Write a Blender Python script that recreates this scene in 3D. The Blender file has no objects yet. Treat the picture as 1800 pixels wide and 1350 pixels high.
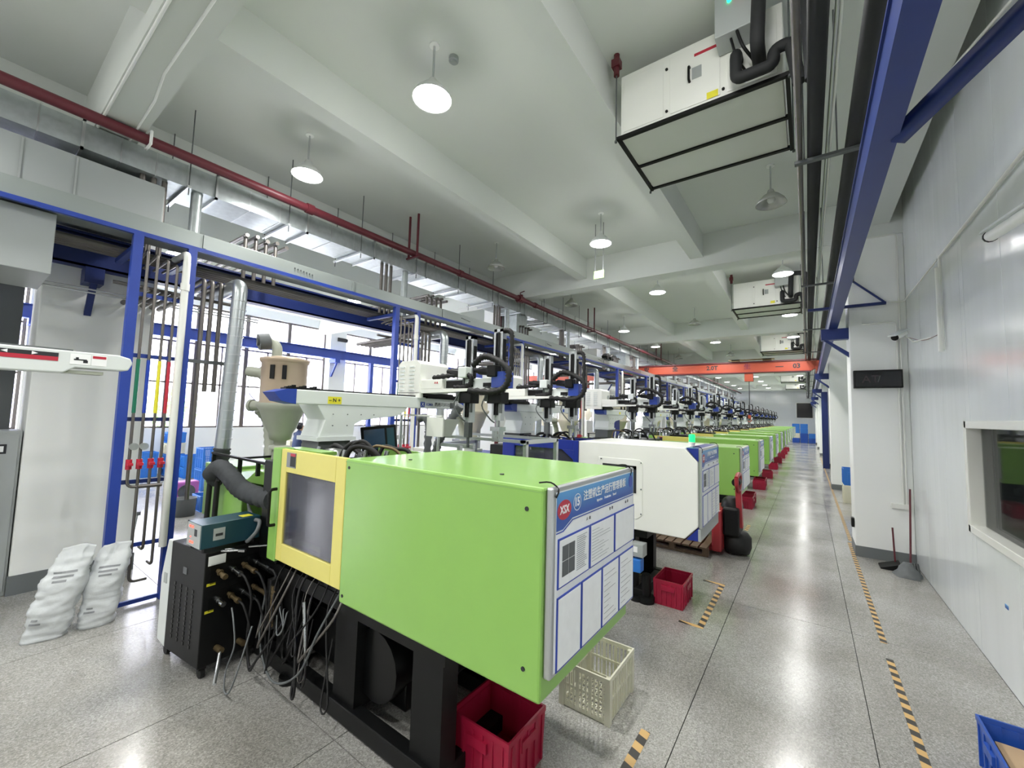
import bpy, bmesh, math, random
from mathutils import Vector, Matrix
random.seed(7)
PI = math.pi
sc = bpy.context.scene
C = sc.collection

# ------------------------------------------------------------------ camera, sky, exposure
YAW, PITCH, ROLL = 0.626302303, 0.072131831, 0.027957067
cy, sy, cp, sp = math.cos(YAW), math.sin(YAW), math.cos(PITCH), math.sin(PITCH)
fwd = Vector((-sy*cp, cy*cp, sp)); rgt = Vector((cy, sy, 0)); upv = rgt.cross(fwd)
cr, sr = math.cos(ROLL), math.sin(ROLL)
r2 = cr*rgt + sr*upv; u2 = -sr*rgt + cr*upv
cam = bpy.data.objects.new('camera', bpy.data.cameras.new('camera'))
cam.matrix_world = Matrix(((r2.x, u2.x, -fwd.x, 0), (r2.y, u2.y, -fwd.y, 0), (r2.z, u2.z, -fwd.z, 2.05), (0, 0, 0, 1)))
cam.data.sensor_width = 36; cam.data.lens = 718.824/1800*36
cam.data.clip_start = 0.02; cam.data.clip_end = 300
C.objects.link(cam); sc.camera = cam

w = bpy.data.worlds.new('sky'); sc.world = w; w.use_nodes = True
bg = w.node_tree.nodes['Background']
bg.inputs[0].default_value = (0.93, 0.95, 1.0, 1); bg.inputs[1].default_value = 19.0
sc.view_settings.view_transform = 'Standard'; sc.view_settings.look = 'None'
sc.view_settings.gamma = 1; sc.view_settings.use_curve_mapping = False
sc.view_settings.exposure = 0.34
LAMP_W = 88.0
sc.cycles.max_bounces = 7; sc.cycles.diffuse_bounces = 5; sc.cycles.glossy_bounces = 4
sc.cycles.transmission_bounces = 4; sc.cycles.transparent_max_bounces = 8
sc.cycles.sample_clamp_indirect = 8; sc.cycles.caustics_reflective = False; sc.cycles.caustics_refractive = False

# ------------------------------------------------------------------ helpers
def lin(c):
    c /= 255
    return c/12.92 if c <= .04045 else ((c+.055)/1.055)**2.4
def col(h): return (lin(int(h[0:2], 16)), lin(int(h[2:4], 16)), lin(int(h[4:6], 16)), 1)
def mat(name, h, rough=.5, metal=0, var=.06, scale=3, bump=0, emit=0, spec=.5, coat=0):
    m = bpy.data.materials.new(name); m.use_nodes = True
    nt = m.node_tree; b = nt.nodes['Principled BSDF']
    b.inputs['Roughness'].default_value = rough; b.inputs['Metallic'].default_value = metal
    b.inputs['Specular IOR Level'].default_value = spec
    if coat: b.inputs['Coat Weight'].default_value = coat; b.inputs['Coat Roughness'].default_value = .15
    c = col(h)
    if var:
        tc = nt.nodes.new('ShaderNodeTexCoord'); nz = nt.nodes.new('ShaderNodeTexNoise')
        nz.inputs['Scale'].default_value = scale; nz.inputs['Detail'].default_value = 4
        nt.links.new(tc.outputs['Object'], nz.inputs['Vector'])
        mx = nt.nodes.new('ShaderNodeMix'); mx.data_type = 'RGBA'
        mx.inputs[6].default_value = tuple(max(0, v*(1-var)) for v in c[:3])+(1,)
        mx.inputs[7].default_value = tuple(min(1, v*(1+var)) for v in c[:3])+(1,)
        nt.links.new(nz.outputs[0], mx.inputs[0]); nt.links.new(mx.outputs[2], b.inputs['Base Color'])
        if bump:
            bp = nt.nodes.new('ShaderNodeBump'); bp.inputs['Strength'].default_value = bump
            bp.inputs['Distance'].default_value = .02
            nt.links.new(nz.outputs[0], bp.inputs['Height']); nt.links.new(bp.outputs[0], b.inputs['Normal'])
    else: b.inputs['Base Color'].default_value = c
    if emit:
        b.inputs['Emission Color'].default_value = c; b.inputs['Emission Strength'].default_value = emit
    return m

MW = {}                                   # world matrices of parents
class MB:
    def __init__(s): s.v = []; s.f = []; s.sm = []
    def add(s, vs, fs, smooth=False):
        o = len(s.v); s.v += [Vector(v) for v in vs]
        s.f += [tuple(i+o for i in f) for f in fs]; s.sm += [smooth]*len(fs); return s
    def box(s, x0, x1, y0, y1, z0, z1, M=None):
        vs = [(x, y, z) for z in (z0, z1) for y in (y0, y1) for x in (x0, x1)]
        if M: vs = [M @ Vector(v) for v in vs]
        return s.add(vs, [(0, 2, 3, 1), (4, 5, 7, 6), (0, 1, 5, 4), (2, 6, 7, 3), (0, 4, 6, 2), (1, 3, 7, 5)])
    def frustum(s, b, t, z0, z1):         # b,t = (x0,x1,y0,y1)
        vs = [(x, y, z0) for y in b[2:] for x in b[:2]]+[(x, y, z1) for y in t[2:] for x in t[:2]]
        return s.add(vs, [(0, 2, 3, 1), (4, 5, 7, 6), (0, 1, 5, 4), (2, 6, 7, 3), (0, 4, 6, 2), (1, 3, 7, 5)])
    def prism(s, poly, axis, a, b):       # poly of 2-tuples; axis: 'x' -> (y,z), 'y' -> (x,z), 'z' -> (x,y)
        n = len(poly)
        def P(p, t): return {'x': (t, p[0], p[1]), 'y': (p[0], t, p[1]), 'z': (p[0], p[1], t)}[axis]
        vs = [P(p, a) for p in poly]+[P(p, b) for p in poly]
        fs = [tuple(range(n)), tuple(range(2*n-1, n-1, -1))]+[(i, i+n, (i+1) % n+n, (i+1) % n) for i in range(n)]
        return s.add(vs, fs)
    def cyl(s, p0, p1, r, n=12, r1=None, cap=True, smooth=True):
        r1 = r if r1 is None else r1
        p0, p1 = Vector(p0), Vector(p1); d = (p1-p0).normalized()
        a = d.orthogonal().normalized(); b = d.cross(a)
        vs = []
        for p, rr in ((p0, r), (p1, r1)):
            vs += [p+rr*(math.cos(2*PI*i/n)*a+math.sin(2*PI*i/n)*b) for i in range(n)]
        s.add(vs, [(i, (i+1) % n, (i+1) % n+n, i+n) for i in range(n)], smooth)
        if cap: s.add(vs, [tuple(range(n-1, -1, -1)), tuple(range(n, 2*n))])
        return s
    def lathe(s, cx, cy_, prof, n=20, axis='z'):    # prof: (r, z)
        o = []; k = len(prof)
        for r, z in prof:
            for i in range(n):
                a = 2*PI*i/n; x, y = r*math.cos(a), r*math.sin(a)
                o.append((cx+x, cy_+y, z) if axis == 'z' else (cx+x, z, cy_+y) if axis == 'y' else (z, cx+x, cy_+y))
        return s.add(o, [(j*n+i, j*n+(i+1) % n, (j+1)*n+(i+1) % n, (j+1)*n+i) for j in range(k-1) for i in range(n)], True)
    def tube(s, pts, r, n=8, smooth=0, rib=0, cap=True):
        P = [Vector(p) for p in pts]
        if smooth:
            Q = []
            for i in range(len(P)-1):
                p0, p1, p2, p3 = P[max(i-1, 0)], P[i], P[i+1], P[min(i+2, len(P)-1)]
                for k in range(smooth):
                    t = k/smooth
                    Q.append(.5*((2*p1)+(p2-p0)*t+(2*p0-5*p1+4*p2-p3)*t*t+(3*p1-p0-3*p2+p3)*t**3))
            P = Q+[P[-1]]
        vs = []; a = None
        for i, p in enumerate(P):
            d = (P[min(i+1, len(P)-1)]-P[max(i-1, 0)]).normalized()
            a = d.orthogonal().normalized() if a is None else (a-d*a.dot(d)).normalized()
            b = d.cross(a); rr = r*(1+(rib if i % 2 else -rib)*1.8)
            vs += [p+rr*(math.cos(2*PI*j/n)*a+math.sin(2*PI*j/n)*b) for j in range(n)]
        m = len(P)
        s.add(vs, [(i*n+j, i*n+(j+1) % n, (i+1)*n+(j+1) % n, (i+1)*n+j) for i in range(m-1) for j in range(n)], True)
        if cap: s.add(vs, [tuple(range(n-1, -1, -1)), tuple(range((m-1)*n, m*n))])
        return s
    def elbow(s, pts, r, n=10, bend=.06):     # pipe with rounded corners
        P = [Vector(p) for p in pts]; Q = [P[0]]
        for i in range(1, len(P)-1):
            d0 = (P[i-1]-P[i]); d1 = (P[i+1]-P[i]); bb = min(bend, d0.length*.48, d1.length*.48)
            a, b = P[i]+d0.normalized()*bb, P[i]+d1.normalized()*bb
            for k in range(6):
                t = k/5; Q.append((1-t)**2*a+2*t*(1-t)*P[i]+t*t*b)
        Q.append(P[-1]); return s.tube(Q, r, n)
    def build(s, name, m, parent=None, local=False, bevel=0, label=None):
        me = bpy.data.meshes.new(name)
        if parent is not None and not local:
            inv = MW[parent.name].inverted(); vs = [inv @ v for v in s.v]; org = Vector((0, 0, 0))
        elif parent is None:
            xs = [v.x for v in s.v]; ys = [v.y for v in s.v]; zs = [v.z for v in s.v]
            org = Vector(((min(xs)+max(xs))/2, (min(ys)+max(ys))/2, min(zs))); vs = [v-org for v in s.v]
        else: vs = s.v; org = Vector((0, 0, 0))
        me.from_pydata(vs, [], s.f); me.polygons.foreach_set('use_smooth', s.sm)
        bmm = bmesh.new(); bmm.from_mesh(me); bmesh.ops.recalc_face_normals(bmm, faces=bmm.faces); bmm.to_mesh(me); bmm.free()
        me.materials.append(m); o = bpy.data.objects.new(name, me); C.objects.link(o)
        o.location = org
        if parent is not None: o.parent = parent; MW[o.name] = MW[parent.name].copy()
        else: MW[o.name] = Matrix.Translation(org)
        if bevel:
            md = o.modifiers.new('bevel', 'BEVEL'); md.width = bevel; md.segments = 2; md.limit_method = 'ANGLE'
        if label: o['label'] = label
        return o
def tag(o, label=None, cat=None, group=None, kind=None):
    if label: o['label'] = label
    if cat: o['category'] = cat
    if group: o['group'] = group
    if kind: o['kind'] = kind
    return o
def thing(name, label, cat, loc=(0, 0, 0), rz=0, group=None):
    o = bpy.data.objects.new(name, None); C.objects.link(o); o.empty_display_size = .1
    o.location = loc; o.rotation_euler = (0, 0, rz)
    MW[o.name] = Matrix.Translation(Vector(loc)) @ Matrix.Rotation(rz, 4, 'Z')
    return tag(o, label, cat, group)
KIDS = {}
def copy_tree(o, loc=None, label=None, group=None, parent=None, rz=None, kids=None):
    if kids is None:
        kids = {}
        for x in C.objects:
            if x.parent: kids.setdefault(x.parent.name, []).append(x)
    c = o.copy(); C.objects.link(c)
    if parent is not None: c.parent = parent
    if loc is not None: c.location = loc
    if rz is not None: c.rotation_euler = (0, 0, rz)
    if label: c['label'] = label
    if group: c['group'] = group
    MW[c.name] = Matrix.Translation(c.location)
    for k in kids.get(o.name, []): copy_tree(k, parent=c, kids=kids)
    return c
AX = {'+x': Matrix(((0, 0, 1), (1, 0, 0), (0, 1, 0))), '-y': Matrix(((1, 0, 0), (0, 0, -1), (0, 1, 0)))}
def text(s, pos, size, face, m, parent, name='lettering', wscale=1, depth=.0006, align='CENTER', bold=0, rot=0):
    cu = bpy.data.curves.new('t', 'FONT'); cu.body = s; cu.size = size; cu.align_x = align; cu.align_y = 'CENTER'
    cu.extrude = depth; cu.offset = bold; cu.resolution_u = 2
    to = bpy.data.objects.new('t', cu); C.objects.link(to)
    bpy.context.view_layer.update()
    me = bpy.data.meshes.new_from_object(to.evaluated_get(bpy.context.evaluated_depsgraph_get()))
    bpy.data.objects.remove(to)
    A = AX[face].to_4x4(); M = Matrix.Translation(Vector(pos)) @ A @ Matrix.Rotation(rot, 4, 'Z') @ Matrix.Diagonal((wscale, 1, 1, 1))
    me.transform(MW[parent.name].inverted() @ M)
    me.materials.clear(); me.materials.append(m)
    o = bpy.data.objects.new(name, me); C.objects.link(o); o.parent = parent
    MW[o.name] = MW[parent.name].copy(); return o
def quadx(mb, x, pts, t=.001):          # thin plate facing +x, pts (y,z)
    return mb.prism(pts, 'x', x-t, x)
def rect(y0, y1, z0, z1): return [(y0, z0), (y1, z0), (y1, z1), (y0, z1)]

# ------------------------------------------------------------------ materials
M = dict(
 plaster=mat('plaster', 'F0F2EF', .8, var=.03, scale=1.2), ceil=mat('ceiling paint', 'D8DCD7', .85, var=.04, scale=.8),
 green=mat('green enamel', '88B757', .32, var=.05, scale=6, coat=.3), dgreen=mat('green enamel worn', '7FA85C', .4, var=.15, scale=8),
 yellow=mat('yellow enamel', 'DAD070', .35, var=.06, scale=6), white=mat('white enamel', 'E9EAE4', .35, var=.03),
 rwhite=mat('robot white paint', 'D9DEDC', .35, var=.03), navy=mat('navy enamel', '1C2E86', .35, var=.05),
 blue=mat('blue steel paint', '24409A', .4, var=.12, scale=5), run=mat('runway blue paint', '1C3070', .4, var=.12, scale=5), dblue=mat('dark blue steel paint', '182A66', .45, var=.12, scale=5),
 black=mat('black steel', '090A0B', .5, var=.3, scale=9, spec=.3), dark=mat('oily dark metal', '070809', .35, var=.4, scale=12, spec=.35),
 rubber=mat('black rubber', '0F0F11', .65, var=.2, scale=20), ghose=mat('grey hose', '6C7072', .6, var=.12, scale=20),
 bhose=mat('dark canvas hose', '3C3F42', .85, var=.25, scale=25),
 chrome=mat('machined metal', 'A9ABAC', .25, 1, var=.15, scale=15), alu=mat('aluminium', 'C6C9CA', .35, .9, var=.05),
 galv=mat('galvanised sheet', 'B4BBBC', .33, .55, var=.22, scale=14), tray=mat('tray grey sheet', '9AA19E', .35, .4, var=.05, scale=2),
 pipe=mat('weathered pipe', '6E6A66', .4, .6, var=.2, scale=8), bpipe=mat('black insulated pipe', '17191B', .75, var=.2, scale=8),
 spiral=mat('spiral duct zinc', 'B8BEC0', .3, .85, var=.12, scale=9),
 redp=mat('red fire pipe paint', '5E202A', .4, var=.2, scale=5), redc=mat('red crate plastic', '9C1838', .35, var=.08, scale=6),
 bcrate=mat('blue crate plastic', '2F74C6', .4, var=.1, scale=4), bcrate2=mat('deep blue crate plastic', '2450A8', .4, var=.1, scale=4),
 wcrate=mat('cream crate plastic', 'D8D6C2', .45, var=.1, scale=9), orange=mat('orange crane paint', 'A84A34', .4, var=.08, scale=2),
 redt=mat('red truck paint', '9A2E34', .35, var=.08), grey=mat('grey cabinet paint', 'A4A9A8', .45, var=.04),
 dgrey=mat('dark grey paint', '55595A', .5, var=.06), skirt=mat('skirting grey paint', '6D7273', .5, var=.06),
 cream=mat('hopper cream paint', 'D9D2BC', .4, var=.06), tan=mat('hopper tan steel', 'B3A18C', .38, .3, var=.12, scale=4),
 hgrey=mat('hopper grey green paint', '9CA092', .4, var=.15, scale=5), wood=mat('pallet wood', '6E5A48', .8, var=.25, scale=12),
 paper=mat('paper', 'EEF0F0', .6, var=.06, scale=20), ink=mat('black ink', '26282C', .6, var=0), inkg=mat('grey print', '8A8D90', .6, var=0),
 bluep=mat('blue print', '2F63B4', .35, var=.1, scale=2), bluel=mat('light blue print', '4F93D0', .35, var=.05, scale=2),
 sleeve=mat('blue sleeve edge', '1F3FA6', .35, var=0), redl=mat('red print', 'B8283C', .4, var=0), wht=mat('white print', 'F2F3F3', .5, var=0),
 ylab=mat('yellow sticker', 'E2D936', .5, var=0), bag=mat('woven plastic sack', 'CBCFD1', .38, var=.08, scale=7, bump=.5),
 teal=mat('teal steel paint', '1F4450', .35, var=.1), brass=mat('brass fitting', '6E5F44', .45, .6, var=.1),
 skin=mat('skin', 'C69A80', .6, var=.05), cloth=mat('navy work shirt', '2F3E63', .8, var=.1), hair=mat('black hair', '17161A', .6, var=.1),
 trouser=mat('dark trousers', '23262E', .8, var=.1), mull=mat('brown window frame', '5C5552', .5, var=.08),
 bulk=mat('facade render', 'E8E6EA', .9, var=.05), bwin=mat('facade glass', 'A9A4C8', .4, var=.1), leaf=mat('tree leaves', '6F9A4B', .8, var=.3, scale=3),
 ledr=mat('red indicator', 'FF3020', .4, emit=6, var=0), ledg=mat('green indicator', '20FFA0', .4, emit=3, var=0),
 beacon=mat('green beacon glass', '12D060', .3, emit=2.0, var=0), lampon=mat('lit lamp', 'FFFFFF', .5, emit=14, var=0),
 shade=mat('lamp shade enamel', 'DADDDA', .4, var=0), shadeoff=mat('unlit lamp shade', 'B9BBB5', .25, .4, var=.15, scale=9),
 bulb=mat('unlit bulb', 'E8E8E2', .3, var=0), disp=mat('display black', '121418', .12, var=0), screen=mat('dark screen', '38506A', .15, var=.3, scale=6),
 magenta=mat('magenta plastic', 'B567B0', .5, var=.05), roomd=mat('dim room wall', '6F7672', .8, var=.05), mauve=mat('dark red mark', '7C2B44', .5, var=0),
)
# pane seen in machine doors: scratched polycarbonate
def pane_mat(name, c, tr, rough):
    m = mat(name, c, rough, var=.2, scale=5); nt = m.node_tree; b = nt.nodes['Principled BSDF']
    t = nt.nodes.new('ShaderNodeBsdfTransparent'); mx = nt.nodes.new('ShaderNodeMixShader'); mx.inputs[0].default_value = 1-tr
    nt.links.new(t.outputs[0], mx.inputs[1]); nt.links.new(b.outputs[0], mx.inputs[2])
    nt.links.new(mx.outputs[0], nt.nodes['Material Output'].inputs[0]); return m
M['poly'] = pane_mat('scratched clear guard', '4A4B58', .35, .10)
M['poly'].node_tree.nodes['Principled BSDF'].inputs['Specular IOR Level'].default_value = 1.0
M['poly'].node_tree.nodes['Principled BSDF'].inputs['IOR'].default_value = 1.7
M['glass'] = pane_mat('window glass', '2A2F30', .55, .03)
M['oglass'] = pane_mat('outer window glass', 'E8ECF4', .8, .05)
# terrazzo floor
m = mat('terrazzo', 'A5A5A0', .24, var=0); nt = m.node_tree; b = nt.nodes['Principled BSDF']
geo = nt.nodes.new('ShaderNodeNewGeometry'); L = nt.links.new
v1 = nt.nodes.new('ShaderNodeTexVoronoi'); v1.inputs['Scale'].default_value = 130; L(geo.outputs['Position'], v1.inputs['Vector'])
r1 = nt.nodes.new('ShaderNodeValToRGB'); L(v1.outputs['Color'], r1.inputs[0])
e = r1.color_ramp.elements; e[0].position = .0; e[0].color = col('807F7A'); e[1].position = 1; e[1].color = col('C6C6C1')
for p_, c_ in ((.25, '949390'), (.6, 'A8A7A3'), (.8, 'B6B5B1')): q = e.new(p_); q.color = col(c_)
n1 = nt.nodes.new('ShaderNodeTexNoise'); n1.inputs['Scale'].default_value = .9; n1.inputs['Detail'].default_value = 6; L(geo.outputs['Position'], n1.inputs['Vector'])
r3 = nt.nodes.new('ShaderNodeValToRGB'); L(n1.outputs[0], r3.inputs[0])
r3.color_ramp.elements[0].position = .35; r3.color_ramp.elements[0].color = (.70, .68, .65, 1); r3.color_ramp.elements[1].position = .65; r3.color_ramp.elements[1].color = (1, 1, 1, 1)
mx = nt.nodes.new('ShaderNodeMix'); mx.data_type = 'RGBA'; mx.blend_type = 'MULTIPLY'; mx.inputs[0].default_value = 1
L(r1.outputs[0], mx.inputs[6]); L(r3.outputs[0], mx.inputs[7]); L(mx.outputs[2], b.inputs['Base Color'])
mr = nt.nodes.new('ShaderNodeMapRange'); mr.inputs[3].default_value = .08; mr.inputs[4].default_value = .30; L(n1.outputs[0], mr.inputs[0]); L(mr.outputs[0], b.inputs['Roughness'])
b.inputs['Specular IOR Level'].default_value = .8
M['floor'] = m
nt = M['bluep'].node_tree; tc = nt.nodes.new('ShaderNodeTexCoord'); sx = nt.nodes.new('ShaderNodeSeparateXYZ'); rp = nt.nodes.new('ShaderNodeValToRGB')
nt.links.new(tc.outputs['Generated'], sx.inputs[0]); nt.links.new(sx.outputs['Z'], rp.inputs[0]); nt.links.new(rp.outputs[0], nt.nodes['Principled BSDF'].inputs['Base Color'])
rp.color_ramp.elements[0].position = .3; rp.color_ramp.elements[0].color = col('2450A6'); rp.color_ramp.elements[1].color = col('5A9FD6')
# glossy sandwich wall panel with slight waviness
m = mat('sandwich wall panel', 'DFE4E4', .15, var=.02); nt = m.node_tree; b = nt.nodes['Principled BSDF']
geo = nt.nodes.new('ShaderNodeNewGeometry'); mp = nt.nodes.new('ShaderNodeMapping'); mp.inputs['Scale'].default_value = (1, 1.5, .25)
n1 = nt.nodes.new('ShaderNodeTexNoise'); n1.inputs['Scale'].default_value = 1.6
nt.links.new(geo.outputs['Position'], mp.inputs[0]); nt.links.new(mp.outputs[0], n1.inputs['Vector'])
bp = nt.nodes.new('ShaderNodeBump'); bp.inputs['Strength'].default_value = .12; bp.inputs['Distance'].default_value = .05
nt.links.new(n1.outputs[0], bp.inputs['Height']); nt.links.new(bp.outputs[0], b.inputs['Normal'])
M['panel'] = m
# hazard tape
def tape_mat():
    m = mat('hazard tape', 'C9A050', .5, var=0); nt = m.node_tree; b = nt.nodes['Principled BSDF']
    g = nt.nodes.new('ShaderNodeNewGeometry'); sx = nt.nodes.new('ShaderNodeSeparateXYZ'); nt.links.new(g.outputs['Position'], sx.inputs[0])
    a = nt.nodes.new('ShaderNodeMath'); a.operation = 'MULTIPLY_ADD'; a.inputs[1].default_value = .35; nt.links.new(sx.outputs['X'], a.inputs[0]); nt.links.new(sx.outputs['Y'], a.inputs[2])
    f = nt.nodes.new('ShaderNodeMath'); f.operation = 'MULTIPLY'; f.inputs[1].default_value = 1/.13; nt.links.new(a.outputs[0], f.inputs[0])
    fr = nt.nodes.new('ShaderNodeMath'); fr.operation = 'FRACT'; nt.links.new(f.outputs[0], fr.inputs[0])
    gt = nt.nodes.new('ShaderNodeMath'); gt.operation = 'GREATER_THAN'; gt.inputs[1].default_value = .5; nt.links.new(fr.outputs[0], gt.inputs[0])
    mx = nt.nodes.new('ShaderNodeMix'); mx.data_type = 'RGBA'; mx.inputs[6].default_value = col('C9A468'); mx.inputs[7].default_value = col('35332F')
    nt.links.new(gt.outputs[0], mx.inputs[0]); nt.links.new(mx.outputs[2], b.inputs['Base Color']); return m
M['tape'] = tape_mat()

def box(name, m, parent, b, bevel=0, label=None): return MB().box(*b).build(name, m, parent, bevel=bevel, label=label)
YF, YB = 51.0, -7.5       # far wall, wall behind
XW = -15.6                # window wall
BAY = [0.72+7.72*k for k in range(-1, 7)]

# ------------------------------------------------------------------ the setting
fl = MB().box(XW, 5, YB, YF, -.3, -.03).build('floor', M['dgrey']); tag(fl, kind='structure')
xs = [XW, -12.9, -9.9, -6.8, -5.1, -3.44, -2.42, -.72, .31, 1.25]; ys = [YB, -2.3, 1.57, 5.35]+[9.2+3.86*k for k in range(11)]+[YF]
for i in range(len(xs)-1):
    for j in range(len(ys)-1):
        box('floor_slab', M['floor'], fl, (xs[i]+.003, xs[i+1]-.003, ys[j]+.003, ys[j+1]-.003, -.05, 0))
ce = MB().box(XW, 1.4, YB, YF, 5.66, 5.9).build('ceiling', M['ceil']); tag(ce, kind='structure')
for y in BAY:
    box('ceiling_beam', M['ceil'], ce, (XW, 1.25, y, y+.35, 5.0, 5.67))
for x0, x1 in ((-4.29, -4.07), (-1.83, -1.59), (.86, 1.10), (-9.3, -9.06), (-11.7, -11.46), (-14.2, -13.96)):
    box('ceiling_beam', M['ceil'], ce, (x0, x1, YB, YF, 5.2, 5.67))
box('ceiling_beam', M['ceil'], ce, (-7.15, -6.85, YB, YF, 5.02, 5.67))
for x in (-4.62, -3.05):          # white surface conduits on the near beam
    pass
MB().tube([(-1, .74, 4.985), (-8, .74, 4.985)], .012, 6).build('surface_conduit', M['plaster'], ce)
MB().tube([(-1, .93, 4.988), (-4.6, .93, 4.988), (-5.1, .98, 4.988), (-6.2, 1.0, 4.988)], .01, 6).build('surface_conduit', M['plaster'], ce)
# right wall of tall panels, with a window
wr = MB().box(1.30, 1.42, YB, YF, 0, 5.68)
wr = MB().box(1.30, 1.42, YB, 3.0, 0, 5.68).box(1.30, 1.42, 5.82, YF, 0, 5.68).box(1.30, 1.42, 3.0, 5.82, 0, 1.07).box(1.30, 1.42, 3.0, 5.82, 2.08, 5.68).build('wall_right', M['plaster'])
tag(wr, kind='structure')
y = -7.6
while y < 50.5:
    y1 = y+.95; segs = [(0, 5.66)]
    if y1 > 3.0 and y < 5.82:
        if y >= 2.9 and y1 <= 5.85: segs = [(0, 1.07), (2.08, 5.66)]
        else:
            a, b_ = (y, 3.0) if y < 3.0 else (5.82, y1)
            box('wall_panel', M['panel'], wr, (1.25, 1.298, a, b_-.002, 0, 5.66))
            ys0, ys1 = (3.0, y1) if y < 3.0 else (y, 5.82)
            for z0, z1 in ((0, 1.07), (2.08, 5.66)): box('wall_panel', M['panel'], wr, (1.25, 1.298, ys0, ys1-.002, z0, z1))
            segs = []
    for z0, z1 in segs: box('wall_panel', M['panel'], wr, (1.25, 1.298, y+.002, y1-.002, z0, z1), bevel=.002)
    y = y1
wn = MB()
for b_ in ((5.76, 5.84, 1.05, 2.10), (2.98, 3.06, 1.05, 2.10)): wn.box(1.23, 1.40, *b_)
wn.box(1.23, 1.40, 3.0, 5.82, 1.05, 1.12).box(1.23, 1.40, 3.0, 5.82, 2.03, 2.10)
wn = wn.build('window_1', M['white'], bevel=.006); tag(wn, kind='structure')
box('pane', M['glass'], wn, (1.33, 1.336, 3.04, 5.78, 1.10, 2.05))
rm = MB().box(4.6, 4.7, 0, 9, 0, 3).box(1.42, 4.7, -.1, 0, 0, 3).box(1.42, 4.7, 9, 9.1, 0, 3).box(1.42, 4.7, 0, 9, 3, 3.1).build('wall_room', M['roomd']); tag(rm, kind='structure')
# right-hand columns
for k, yb in enumerate([8.45, 16.17, 23.9, 31.6, 39.3, 47.0]):
    c_ = MB().box(.57, 1.25, yb, yb+.62, 0, 5.05).build('trim_%d' % (k+1), M['plaster'], bevel=.012); tag(c_, kind='structure')
    s_ = MB().box(.562, 1.25, yb-.008, yb+.628, 0, .16).build('baseboard_right_%d' % (k+1), M['skirt']); tag(s_, kind='structure')
# left-hand columns
for k, yb in enumerate([.53-7.72, .53]+[8.85+7.72*j for j in range(6)]):
    c_ = MB().box(-7.45, -6.82, yb, yb+.98, 0, 5.05).build('trim_%d' % (k+11), M['plaster'], bevel=.012); tag(c_, kind='structure')
    s_ = MB().box(-7.46, -6.81, yb-.01, yb+.99, 0, .2).build('baseboard_left_%d' % (k+1), M['skirt']); tag(s_, kind='structure')
# wall behind and far wall
wb = MB().box(XW, 1.4, YB-.2, YB, 0, 5.9).build('wall_back', M['plaster']); tag(wb, kind='structure')
wf = MB().box(XW, 1.4, YF, YF+.2, 0, 5.9).build('wall_far', M['plaster']); tag(wf, kind='structure')
x = XW
while x < 1.2:
    box('wall_panel', M['panel'], wf, (x+.004, min(x+1.2, 1.25)-.004, YF-.04, YF, 0, 5.6)); x += 1.2
wn2 = MB().box(-.95, .48, YF-.1, YF-.04, 2.38, 2.44).box(-.95, .48, YF-.1, YF-.04, 3.92, 3.98).box(-.95, -.88, YF-.1, YF-.04, 2.38, 3.98).box(.42, .48, YF-.1, YF-.04, 2.38, 3.98).build('window_2', M['white']); tag(wn2, kind='structure')
box('pane', M['disp'], wn2, (-.88, .42, YF-.06, YF-.05, 2.44, 3.92))
d1 = MB().box(-6.1, -6.0, YF-.12, YF-.04, 0, 3.2).box(-3.6, -3.5, YF-.12, YF-.04, 0, 3.2).box(-6.1, -3.5, YF-.12, YF-.04, 3.1, 3.2).build('door_1', M['redp']); tag(d1, kind='structure')
box('door_leaf', M['white'], d1, (-6.0, -3.6, YF-.08, YF-.05, 0, 3.1))
# window wall, left hall
wl = MB().box(XW-.25, XW, YB, YF, 0, 1.33).box(XW-.25, XW, YB, YF, 5.2, 5.9)
for y in BAY[0:]: wl.box(XW-.25, XW+.35, y+.33, y+1.01, 0, 5.3)
wl = wl.build('wall_left', M['plaster']); tag(wl, kind='structure')
for k, y in enumerate(BAY):
    y0, y1 = y+1.01, y+7.72+.33
    if y1 > YF: y1 = YF
    if y1-y0 < 1: continue
    wd = MB(); xa, xb = XW-.12, XW-.04
    n = 5; st = (y1-y0)/n
    wd.box(xa, xb, y0, y1, 1.33, 1.38).box(xa, xb, y0, y1, 5.14, 5.2).box(xa, xb, y0, y1, 3.95, 4.0).box(xa, xb, y0, y1, 4.27, 4.31).box(xa, xb, y0, y1, 2.69, 2.74)
    for i in range(n+1):
        wd.box(xa, xb+.02, y0+i*st-.06 if i else y0, y0+i*st+.06 if i < n else y1, 1.33, 5.2)
    for i in range(n): wd.box(xa, xb, y0+(i+.5)*st-.02, y0+(i+.5)*st+.02, 1.33, 4.0)
    wd = wd.build('window_%d' % (k+3), M['mull']); tag(wd, kind='structure')
    for i in range(n): box('pane', M['oglass'], wd, (XW-.085, XW-.08, y0+i*st+.05, y0+(i+1)*st-.05, 1.37, 5.16))
# dim partition beyond the near column
pt = MB().box(-7.4, -7.3, -.6, .45, 0, 3.4).build('wall_partition', M['dgrey']); tag(pt, kind='structure')

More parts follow.
